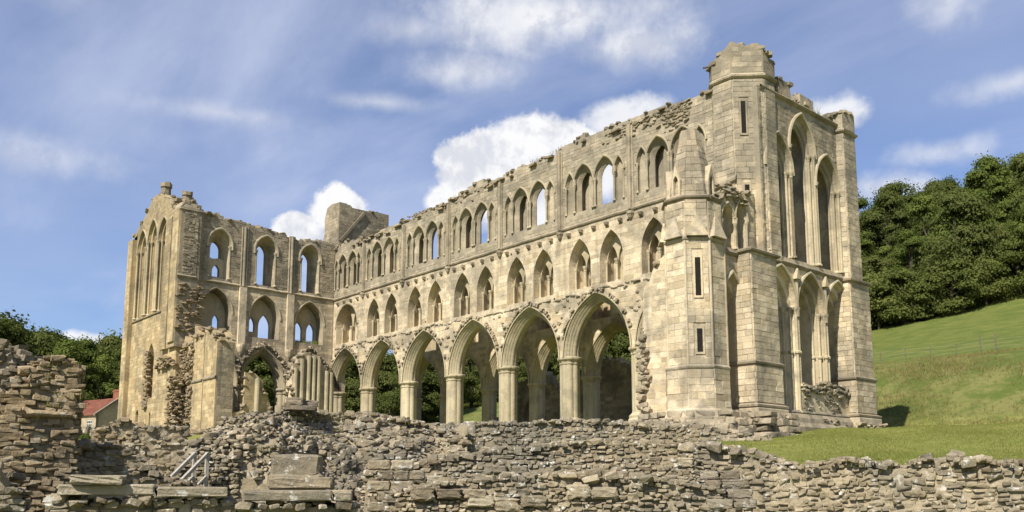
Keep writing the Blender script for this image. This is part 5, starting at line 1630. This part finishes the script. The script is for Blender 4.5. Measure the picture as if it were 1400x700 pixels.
# big mound of ruined walling left of centre
wD = ruined_wall('rubble_mound', 'large sloping heap of ruined rubble walling left of centre', 'rubble mound',
            [(50.35, -30.45, -2.15), (50.1, -30.2, -1.70), (49.4, -29.2, -1.12), (48.7, -28.3, -.78), (48.4, -27.3, -.72), (48.5, -26.2, -.72), (48.9, -25.4, -.70), (49.3, -24.6, -.80), (49.9, -23.8, -1.05), (50.6, -23.0, -1.3)], -3.9, 1.6, (.095, .33), 'rubble', chaos=True, batter=1.1, seed=21, lump=.45, topjit=.35)
for p, s, a in (((48.75, -27.95, -.62), (.95, .55, .14), 1.0), ((48.72, -28.1, -.44), (.5, .4, .24), .9), ((48.65, -27.55, -.46), (.42, .4, .2), 1.2)):
    dressed(wD, 'dressed_block', p, s, a, 'rubble_dark', .03)
# squared blocks bedded in the foot of the mound
wD2 = thing('squared_masonry', 'squared grey masonry block on two ledges low in front of the rubble mound', 'masonry block', (54.9, -31.1, -4))
for p, s, in (((54.75, -31.1, -2.46), (1.05, .7, .50)), ((54.9, -31.05, -2.83), (1.35, .8, .25)), ((55.6, -31.3, -3.08), (1.9, .6, .2)), ((55.9, -31.6, -3.35), (2.3, .6, .28)), ((54.75, -31.1, -3.2), (1.2, .8, 1.2))):
    dressed(wD2, 'dressed_block', p, s, .98, 'rubble', .02)
wD3 = thing('squared_masonry', 'stack of squared blocks forming a wall corner right of the mound foot', 'masonry block', (55.6, -28.9, -4))
for k in range(6):
    zz = -2.42-.235*k
    for q in range(3 if k % 2 else 2):
        w = .36 if k % 2 else .52
        u = (q-.9)*w; dressed(wD3, 'dressed_block', (55.6+u*.56, -28.95+u*.83, zz), (w-.02, .5, .22), .98, 'rubble', .018)

ruined_wall('ruined_wall', 'middle rubble wall crossing in front of the fluted pillars', 'ruined wall',
            [(45.0, -20.5, -.85), (45.5, -19.7, -.66), (46.22, -18.81, -.55), (47.2, -17.7, -.56), (48.12, -16.69, -.5), (48.92, -15.88, -.46), (49.8, -15.0, -.55), (50.59, -14.38, -.68), (51.66, -13.51, -.75), (52.6, -12.7, -1.0)], -2.6, 1.2, (.10, .42), 'rubble', sparse=.85, batter=.2, seed=31, lump=.25, topjit=.3)
wE = thing('stone_post', 'short square stone post in front of the middle rubble wall', 'stone post', (48.0, -20.9, -2.4))
dressed(wE, 'post', (48.0, -20.9, -1.45), (.42, .42, 1.6), .9, 'coping', .015)
ruined_wall('ruined_wall', 'dark broken wall end left of the short square post', 'ruined wall',
            [(46.9, -21.5, -.95), (47.15, -21.1, -.9), (47.45, -20.75, -.95)], -2.6, .9, (.14, .4), 'rubble', seed=32, lump=.12)
wF = ruined_wall('ruined_wall', 'broad weathered rubble wall filling the foreground centre', 'ruined wall',
            [(52.0, -27.6, -2.55), (52.77, -26.73, -2.38), (53.71, -25.46, -2.05), (54.48, -24.53, -1.90), (55.86, -23.09, -1.78), (57.34, -21.78, -1.80), (59.02, -20.52, -1.92), (59.9, -19.9, -2.25)], -4.0, 1.1, (.08, .36), 'rubble', batter=.45, seed=41, lump=.3, topjit=.25, sparse=.78)
wF0 = ruined_wall('ruined_wall', 'low nearer wall of flat weathered stones at the bottom centre', 'ruined wall',
            [(58.2, -30.9, -3.02), (58.86, -30.24, -2.85), (59.75, -29.15, -2.72), (60.32, -28.52, -2.68), (61.76, -27.2, -2.76), (62.6, -26.55, -2.95)], -4.4, .8, (.065, .30), 'rubble', sparse=.78, batter=.3, seed=51, lump=.16, topjit=.2)
for wall_, pts_, bat in ((wF, [(53.2, -26.2, -2.75, .47), (54.6, -24.4, -2.5, .55), (56.4, -22.5, -2.6, .6), (57.9, -21.35, -2.3, .65), (58.5, -20.9, -2.9, .65), (55.6, -23.35, -3.0, .55), (59.2, -20.4, -2.6, .65), (53.9, -25.3, -3.1, .5)], .45), (wF0, [(59.3, -29.7, -3.05, .75), (61.0, -27.9, -2.98, .75), (60.0, -28.85, -3.2, .75)], .3)):
    for x_, y_, z_, a_ in pts_:
        n_ = CAM[:2]-np.array([x_, y_]); n_ = n_/np.linalg.norm(n_)
        zt = -1.85 if wall_ is wF else -2.7
        o_ = bat*(zt-z_)-.12
        for q in range(random.choice([1, 2, 3])):
            t_ = np.array([-n_[1], n_[0]])
            dressed(wall_, 'dressed_block', (x_+n_[0]*o_-t_[0]*q*.5, y_+n_[1]*o_-t_[1]*q*.5, z_+random.uniform(-.04, .04)), (random.uniform(.36, .5), .5, random.uniform(.17, .26)), math.atan2(t_[1], t_[0])+random.uniform(-.1, .1), random.choice(['rubble', 'coping', 'rubble_dark']), .03)
st = thing('stone_steps', 'flight of worn stone steps with dark fronts at the bottom right of centre', 'steps', (62.6, -25.8, -3.4))
for k in range(4):
    p = np.array([62.75, -26.3])+np.array([-.62, .78])*(.27*k)
    u = 0
    for q in range(2):
        w_ = random.uniform(.36, .52)-.04*k; t_ = np.array([.78, .62])
        c_ = p+t_*(u+w_/2-.45-.08*(k % 2)); u += w_+.02
        dressed(st, 'step', (c_[0], c_[1], -3.2+.175*k+random.uniform(-.015, .015)), (w_, .52, .165), .67+random.uniform(-.05, .05), 'rubble_dark' if (k+q) % 3 else 'coping', .025)
wG = ruined_wall('ruined_wall', 'long low rubble wall along the bottom right with grass behind it', 'ruined wall',
            [(60.7, -24.3, -2.02), (61.14, -23.91, -2.12), (61.8, -23.45, -2.38), (62.43, -23.09, -2.50), (63.0, -22.75, -2.36), (63.46, -22.53, -2.40), (64.22, -22.16, -2.50), (64.6, -22.0, -2.34), (65.4, -21.65, -2.38), (66.18, -21.39, -2.42), (67.33, -21.04, -2.40), (69.5, -20.4, -2.5)], -4.2, .8, (.08, .30), 'rubble', batter=.2, seed=61, lump=.2, topjit=.3)
ruined_wall('ruined_wall', 'course of stones along the foot of the spired stair turret', 'ruined wall',
            [(43.0, -8.3, -.1), (44.6, -8.2, .0), (46.3, -7.7, -.05), (48.2, -6.2, -.35), (50.0, -4.9, -.9)], -2.0, 1.6, (.16, .55), 'limestone_grey', chaos=True, batter=.5, seed=71, lump=.25, limit=150)

# ------------------------------------------------------------------ timber handrail
rail = thing('handrail', 'pair of grey weathered timber handrails on a stair below the gable', 'handrail', (50.2, -31.5, -2.8))
def beam(parent, name, a, b, w, h, mat):
    a, b = Vector(a), Vector(b); t = (b-a).normalized(); s = t.cross(Vector((0, 0, 1)))
    s = s.normalized() if s.length > .01 else Vector((1, 0, 0)); u = s.cross(t)
    m = MB(); q = [s*w/2+u*h/2, -s*w/2+u*h/2, -s*w/2-u*h/2, s*w/2-u*h/2]
    m.add([a+x for x in q]+[b+x for x in q], [(0, 1, 2, 3), (7, 6, 5, 4), (0, 4, 5, 1), (1, 5, 6, 2), (2, 6, 7, 3), (3, 7, 4, 0)])
    return m.build(name, mat, parent)
for (px, py) in ((50.17, -31.62), (50.30, -31.34)):
    beam(rail, 'post', (px, py, -3.0), (px, py, -2.03), .085, .085, 'weathered_oak')
    beam(rail, 'rail', (px+.02, py, -2.08), (px+1.1, py-1.05, -2.78), .06, .10, 'weathered_oak')
    beam(rail, 'brace', (px, py, -2.66), (px+.35, py-.35, -2.88), .05, .07, 'weathered_oak')

# ------------------------------------------------------------------ cottage
def cottage():
    c0 = np.array([-33.2, -10.6]); e2a = math.radians(52)
    left = -RT*math.cos(math.radians(32))+FW*math.sin(math.radians(32)); right = RT*math.sin(math.radians(32))+FW*math.cos(math.radians(32))
    Lx, W = 9.0, 5.6; z0, ze, zr = 1.0, 4.85, 6.8
    base = thing('cottage', 'small stone cottage with red tiled roof and brick chimney behind the ruins', 'cottage', (*c0, z0))
    f = Frame(c0, left, right)                 # u along the front, d along the gable
    mb = MB()
    win = rect_outline(1.25, .5, 3.0, 4.25, 2)
    wall(mb, f, [(0, z0-.5), (Lx, z0-.5), (Lx, ze), (0, ze)], [dict(st=[(win, 0), (win, .12)], end='blind')], .3)
    g = Frame(c0, right, left)
    w2 = rect_outline(3.9, .3, 3.9, 4.7, 2)
    wall(mb, g, [(0.001, z0-.5), (W, z0-.5), (W, ze), (W/2, zr), (0.001, ze)], [dict(st=[(w2, 0), (w2, .12)], end='blind')], .3)
    part = mb.build('wall', 'cottage_stone', base)
    mb = MB()
    for k in range(7):           # tile courses, each lapping the next
        t0, t1 = k/7, (k+1)/7
        for side in (0, 1):
            da, db = (-.25+(W/2+.25)*t0, -.25+(W/2+.25)*t1); za, zb = ze-.1+(zr-ze+.22)*t0, ze-.1+(zr-ze+.22)*t1
            if side: da, db = W-da, W-db
            n = 24
            for q in range(n):
                u0, u1 = -.15+(Lx+.15)*q/n, -.15+(Lx+.15)*(q+1)/n-.02
                j = random.uniform(0, .03)
                mb.add([f(u0, da, za+.09+j), f(u1, da, za+.09+j), f(u1, db, zb+.05+j), f(u0, db, zb+.05+j), f(u0, da, za), f(u1, da, za)], [(0, 1, 2, 3), (4, 5, 1, 0)])
    roof = mb.build('roof', 'roof_tile', base)
    mb = MB()
    for da, db in ((-.28, W/2), (W+.28, W/2)):
        mb.add([f(-.2, da, ze-.14), f(-.2, db, zr+.12), f(-.2, db, zr+.30), f(-.2, da, ze+.06), f(.12, da, ze-.14), f(.12, db, zr+.12), f(.12, db, zr+.30), f(.12, da, ze+.06)], [(0, 1, 2, 3), (3, 2, 6, 7), (4, 5, 6, 7), (0, 3, 7, 4)])
    mb.build('verge', 'coping', base)
    def chim(u, d, z1):
        mb = MB(); w = .5; 
        for a, za, zb in ((w, zr-.6, z1-.25), (w+.08, z1-.25, z1-.1), (w, z1-.1, z1)):
            P = [f(u-a, d-a*.7, 0), f(u+a, d-a*.7, 0), f(u+a, d+a*.7, 0), f(u-a, d+a*.7, 0)]; mb.prism([p[:2] for p in P], za, zb)
        c = mb.build('chimney', 'brick_red', roof)
    chim(.45, W*.52, zr+1.15)
    mb = MB(); mb.add([f(.77, .06, 3.02), f(1.73, .06, 3.02), f(1.73, .06, 4.23), f(.77, .06, 4.23)], [(0, 1, 2, 3)]); p = mb.build('window', 'window_glass', base)
    mb = MB()
    for u in (.77, 1.07, 1.38, 1.68): 
        mb.add([f(u, .03, 3.02), f(u+.05, .03, 3.02), f(u+.05, .03, 4.23), f(u, .03, 4.23)], [(0, 1, 2, 3)])
    for z in (3.02, 3.4, 3.8, 4.17):
        mb.add([f(.77, .025, z), f(1.73, .025, z), f(1.73, .025, z+.06), f(.77, .025, z+.06)], [(0, 1, 2, 3)])
    mb.build('frame', 'white_paint', p)
cottage()

# ------------------------------------------------------------------ fence on the bank
def fence():
    P = [(30.5, 41.9), (32.8, 42.4), (35.0, 42.9), (37.2, 43.3), (39.4, 43.7), (41.4, 44.1), (42.6, 44.4), (45.2, 45.0), (48.0, 45.6)]
    base = thing('fence', 'thin post and wire fence along the top of the grassy bank', 'fence', (*P[4], float(ground_h(*P[4]))))
    first = None
    tops = []
    for k, (x, y) in enumerate(P):
        z = float(ground_h(x, y)); h = 1.25 if k not in (5, 6) else 1.6
        mb = MB(); mb.tube([(x, y, z-.2), (x+random.uniform(-.06, .06), y, z+h)], .04 if k not in (5, 6) else .06, 6); mb.build('post', 'fence_wood', base); tops.append((x, y, z))
    for hh in (.35, .7, 1.05):
        mb = MB(); mb.tube([(x, y, z+hh) for x, y, z in tops], .007, 4); mb.build('wire', 'wire', base)
fence()

# ------------------------------------------------------------------ trees
def make_crown(seed, R, H, nlobe, nleaf, leaf, lopsided=.25, low=.15):
    r = np.random.default_rng(seed)
    lob = []
    for k in range(nlobe):
        t = r.uniform(0, 1); ang = r.uniform(0, 2*PI); z = H*(low+(1-low)*t**.8)
        prof = math.sin(PI*min(1, .18+.80*((z/H-low)/(1-low))))**.7
        rad = R*prof*math.sqrt(r.uniform(.15, 1))*.8
        lob.append((rad*math.cos(ang), rad*math.sin(ang), z*.92, R*r.uniform(.20, .44)))
    lob = np.array(lob)
    V = np.zeros((nleaf*4, 3)); idx = r.integers(0, nlobe, nleaf)
    d = r.normal(size=(nleaf, 3)); d /= np.linalg.norm(d, axis=1)[:, None]; d[:, 2] = np.abs(d[:, 2])*.9+d[:, 2]*.1
    d += r.normal(size=(nleaf, 3))*.12
    rr = lob[idx, 3]*(1-.35*r.uniform(0, 1, nleaf)**2)*(1+.18*r.normal(size=nleaf))
    c = lob[idx, :3]+d*rr[:, None]*np.array([1, 1, .78])
    n = d+r.normal(size=(nleaf, 3))*.38; n /= np.linalg.norm(n, axis=1)[:, None]
    t = np.cross(n, r.normal(size=(nleaf, 3))); t /= np.linalg.norm(t, axis=1)[:, None]; b = np.cross(n, t)
    s = leaf*r.uniform(.55, 1.25, nleaf)[:, None]
    q = np.stack([c-t*s*.5, c-b*s*.32, c+t*s*.5, c+b*s*.32+n*s*.12], 1).reshape(-1, 3)
    F = np.stack([np.arange(nleaf)*4, np.arange(nleaf)*4+1, np.arange(nleaf)*4+2], 1); F2 = np.stack([np.arange(nleaf)*4, np.arange(nleaf)*4+2, np.arange(nleaf)*4+3], 1)
    return q, np.concatenate([F, F2]), lob

TREE_PROTO = {}
def tree_proto(key, seed, R, H, nlobe, nleaf, leaf, mat, trunk_h, low):
    V, F, lob = make_crown(seed, R, H, nlobe, nleaf, leaf, low=low)
    me = bpy.data.meshes.new('crown'); me.vertices.add(len(V)); me.vertices.foreach_set('co', V.astype(np.float32).ravel())
    me.loops.add(F.size); me.loops.foreach_set('vertex_index', F.astype(np.int32).ravel()); me.polygons.add(len(F)); me.polygons.foreach_set('loop_start', np.arange(0, F.size, 3, dtype=np.int32))
    me.polygons.foreach_set('use_smooth', np.zeros(len(F), bool)); me.update(calc_edges=True); me.materials.append(MATS[mat])
    mb = MB(); r = random.Random(seed)
    mb.tube([(0, 0, -.6), (.05, 0, H*.15), (r.uniform(-.2, .2), r.uniform(-.2, .2), H*.45), (r.uniform(-.3, .3), r.uniform(-.3, .3), H*.8)], [H*.032, H*.024, H*.017, H*.006], 7)
    for k in range(min(9, len(lob))):
        x, y, z, s = lob[k]; z0 = max(H*.15, z*.55)
        mb.tube([(0, 0, z0), (x*.5, y*.5, z0+(z-z0)*.6), (x, y, z)], [H*.012, H*.008, H*.003], 5, cap=False)
    tr = mb.build('trunk_proto', 'bark'); tm = tr.data; loc = Vector(tr.location); tm.transform(Matrix.Translation(loc)); bpy.data.objects.remove(tr)
    TREE_PROTO[key] = (me, tm)

def put_tree(name, key, x, y, s, label, cat, group, rot=None, sz=None, z=None):
    me, tm = TREE_PROTO[key]
    zz = float(ground_h(x, y)) if z is None else z
    o = bpy.data.objects.new(name, None); C.objects.link(o); place(o, (x, y, zz)); o.empty_display_size = .5
    o['label'] = label; o['category'] = cat
    if group: o['group'] = group
    o.rotation_euler = (0, 0, random.uniform(0, 2*PI) if rot is None else rot); o.scale = (s, s, s*(sz or 1))
    for nm, m in (('trunk', tm), ('crown', me)):
        c = bpy.data.objects.new(nm, m); C.objects.link(c); c.parent = o
    return o

for k in range(4): tree_proto('oak%d' % k, 300+k, 5.2, 13.0, 30, 14000, .42, 'leaf_dark', 3, .08)
for k in range(2): tree_proto('ash%d' % k, 320+k, 4.0, 14.0, 26, 11000, .40, 'leaf_light', 3, .10)
for k in range(3): tree_proto('bush%d' % k, 340+k, 3.8, 5.2, 22, 7500, .32, 'leaf_light' if k == 2 else 'leaf_mid', 1, .02)

def wood(spots, label, group, keys, name='broadleaf_tree', cat='tree', smin=.8, smax=1.2):
    for x, y in spots:
        put_tree(name, random.choice(keys), x, y, random.uniform(smin, smax), label, cat, group, sz=random.uniform(.9, 1.15))

def in_view(x, y):
    a = (x-CX)*FW[0]+(y-CY)*FW[1]; r = (x-CX)*RT[0]+(y-CY)*RT[1]
    return 1192.2*r/a+700
# wooded hillside on the right
rt = random.Random(12); spots = []
yy = 88.0
while yy < 172:
    xx = -62.0
    while xx < 60:
        x, y = xx+rt.uniform(-2, 2), yy+rt.uniform(-2.5, 2.5)
        if 1150 < in_view(x, y) < 1470: spots.append((x, y))
        xx += 6.6
    yy += 6.3
wood(spots, 'leafy tree in the dense wood on the right-hand hillside', 'trees in the wood on the right hillside', ['oak0', 'oak1', 'oak2', 'oak3', 'ash0', 'ash1'], smin=.62, smax=1.22)
edge = [(12.5, 75.5), (15.8, 77.8), (18.6, 79.0), (21.4, 80.6), (24.2, 82.4), (27.6, 84.6), (31.0, 87.4), (34.5, 89.5), (38, 92), (9.0, 73.5), (5.5, 72)]
for k, (x, y) in enumerate(edge):
    put_tree('bush', 'bush%d' % (k % 3 if k in (3, 6, 7) else k % 2), x, y, rt.uniform(1.0, 1.4), 'rounded bush along the lower edge of the right-hand wood', 'bush', 'bushes along the edge of the right wood')
# trees behind the abbey, seen through its arches
spots = []
for k in range(60):
    x, y = rt.uniform(-75, -22), rt.uniform(14, 75)
    spots.append((x, y))
backrow = [(-58+rt.uniform(-4, 4), 1+4.2*k+rt.uniform(-1.5, 1.5)) for k in range(17)]
for k in range(16):
    spots.append((rt.uniform(-4, 30), rt.uniform(33, 60)))
wood([s for s in spots if 150 < in_view(*s) < 1160], 'tree on the slope behind the abbey, seen only through its arches', 'trees behind the abbey', ['oak0', 'oak1', 'oak2', 'oak3'], smin=.6, smax=.85)
wood(backrow, 'tall tree beyond the transept, seen only through its arches', 'trees behind the abbey', ['oak0', 'oak1', 'oak2', 'oak3'], smin=.95, smax=1.12)
# wood on the left
spots = []
for row, n in ((-56, 9), (-63, 9), (-70, 9), (-78, 9), (-88, 9)):
    for k in range(n):
        y = -42+k*6.0+rt.uniform(-2, 2)
        x = row+rt.uniform(-2.5, 2.5)
        if -90 < in_view(x, y) < 260: spots.append((x, y))
wood(spots, 'leafy tree in the wood beyond the cottage on the left', 'trees in the wood on the left', ['oak0', 'oak1', 'oak2', 'oak3', 'ash0'], smin=.72, smax=1.02)
for spot_, top_, far_, key_ in (((-37.94, -21.89), 15.81, 112, 'oak0'), ((-41.43, -18.68), 16.04, 116, 'oak1'), ((-54.67, -13.51), 16.99, 130, 'oak2'), ((-65.81, -8.33), 19.38, 142, 'oak3'), ((-69.04, -4.68), 18.55, 146, 'oak0'), ((-70.25, -1.39), 17.91, 148, 'oak2'), ((-71.48, 1.62), 20.24, 150, 'oak1')):
    x_, y_ = spot_; s_ = (top_-float(ground_h(x_, y_)))/13.0
    put_tree('broadleaf_tree', key_, x_, y_, s_, 'leafy tree in the wood beyond the cottage on the left', 'tree', 'trees in the wood on the left')
for spot_, top_, far_, key_ in (((-43.68, 13.31), 16.1, 128, 'oak1'), ((-46.42, 16.87), 16.45, 132, 'oak3'), ((-40.95, 32.77), 16.96, 135, 'oak0'), ((-42.21, 36.32), 17.33, 138, 'oak2'), ((-44.32, 29.23), 16.53, 136, 'oak3')):
    x_, y_ = spot_; s_ = (top_-float(ground_h(x_, y_)))/13.0
    put_tree('broadleaf_tree', key_, x_, y_, s_, 'tall tree beyond the transept, seen only through its arches', 'tree', 'trees behind the abbey')
put_tree('ash_tree', 'ash0', -47.0, -10.6, .95, 'pale green feathery tree standing in front of the left-hand wood above the cottage', 'tree', None)
put_tree('ash_tree', 'ash1', -48.5, -5.6, .85, 'lighter green tree next to the gable in the left-hand wood', 'tree', None)
put_tree('bush', 'bush2', 33.91, -29.93, .16, 'small leafy bush growing between the tall left wall and the cottage', 'bush', None)

# ------------------------------------------------------------------ grass
def grass_stuff(name, label, pts, hmin, hmax, w, mat, per=5):
    n = len(pts); r = np.random.default_rng(len(pts))
    P = np.repeat(np.array(pts), per, 0)+np.concatenate([r.normal(size=(n*per, 2))*.12, np.zeros((n*per, 1))], 1)
    m = len(P); h = r.uniform(hmin, hmax, m); a = r.uniform(0, 2*PI, m); lean = r.normal(size=(m, 2))*.35*h[:, None]
    t = np.stack([np.cos(a), np.sin(a), 0*a], 1)*w
    V = np.stack([P-t, P+t, P+np.concatenate([lean, h[:, None]], 1)], 1).reshape(-1, 3)
    F = np.arange(m*3).reshape(-1, 3); mb = MB(); mb.tris(V, F)
    o = mb.build(name, mat, kind='stuff'); o['label'] = label; o['category'] = 'grass'
r = np.random.default_rng(3)
pts = []
x = r.uniform(22, 62, 15000); y = r.uniform(23, 43, 15000); z = ground_h(x, y)
keep = np.array([fb_ > 0 for fb_ in np.sin(x*.5)+np.sin(y*.7+x*.2)+r.uniform(-1.2, 1.6, len(x))])
grass_stuff('tall_grass', 'tall dry grass on the bank below the fence', np.stack([x, y, z-.05], 1)[keep], .10, .42, .02, 'leaf_dry', 5)
x = r.uniform(47, 72, 60000); y = r.uniform(-22, 16, 60000)
keep = ((x-CX)*FW[0]+(y-CY)*FW[1] > 19)
x, y = x[keep], y[keep]
grass_stuff('lawn_grass', 'short mown grass in front of the abbey east end', np.stack([x, y, ground_h(x, y)-.01], 1), .03, .09, .012, 'grass_blade', 4)
x = r.uniform(40, 52, 9000); y = r.uniform(-33, -24, 9000)
grass_stuff('lawn_grass', 'short green grass behind the timber handrail', np.stack([x, y, ground_h(x, y)-.01], 1), .03, .12, .012, 'grass_blade', 4)
# weeds on the wall heads
x = r.uniform(45.6, 46.6, 90); y = r.uniform(6.6, 9.0, 90)
grass_stuff('wall_weeds', 'dry weeds growing along the top of the east end wall', np.stack([x, y, 0*x+19.35], 1), .2, .6, .02, 'leaf_dry', 6)
x = r.uniform(.3, 1.2, 60); y = -r.uniform(1.4, 3.8, 60)
grass_stuff('wall_weeds', 'green tufts on the ledge of the transept passage', np.stack([x, y, 0*x+9.8], 1), .1, .35, .02, 'grass_blade', 8)
x = r.uniform(1.2, 44, 400); y = r.uniform(.1, 1.6, 400)
grass_stuff('wall_weeds', 'dry tufts along the broken top of the long wall', np.stack([x, y, np.interp(x, TZ_X, TZ_Z)], 1), .1, .35, .015, 'leaf_dry', 5)

# weeds and moss rooted in the foreground walls
for path_, n_, sd in (([(52.0, -27.6, -2.55), (53.71, -25.46, -2.05), (55.86, -23.09, -1.78), (59.02, -20.52, -1.92)], 60, 1), ([(50.1, -30.2, -1.7), (48.7, -28.3, -.78), (48.5, -26.2, -.72), (49.9, -23.8, -1.05)], 50, 2), ([(61.14, -23.91, -2.12), (62.43, -23.09, -2.5), (64.22, -22.16, -2.5), (66.18, -21.39, -2.42)], 36, 3), ([(57.86, -37.2, -1.2), (58.0, -36.72, -.95)], 6, 4)):
    P_ = np.array(path_); rr_ = np.random.default_rng(sd); t_ = rr_.uniform(0, len(P_)-1.001, n_); k_ = t_.astype(int); f_ = (t_-k_)[:, None]
    Q_ = P_[k_]*(1-f_)+P_[k_+1]*f_
    nrm_ = CAM[:2]-Q_[:, :2]; nrm_ /= np.linalg.norm(nrm_, axis=1)[:, None]
    dz_ = rr_.uniform(0, .9, n_)**2
    Q_[:, :2] += nrm_*(dz_*(.45 if sd == 1 else 1.1 if sd == 2 else .2)+rr_.uniform(-.3, .05, n_))[:, None]; Q_[:, 2] += .02-dz_
    grass_stuff('wall_weeds', ['tufts of grass and weeds rooted in the broad central foreground wall', 'tufts of weeds rooted in the large rubble mound', 'grass tufts along the low wall at the bottom right', 'dry tufts on top of the tall left wall'][sd-1], Q_, .04, .15, .008, 'grass_blade', 9)
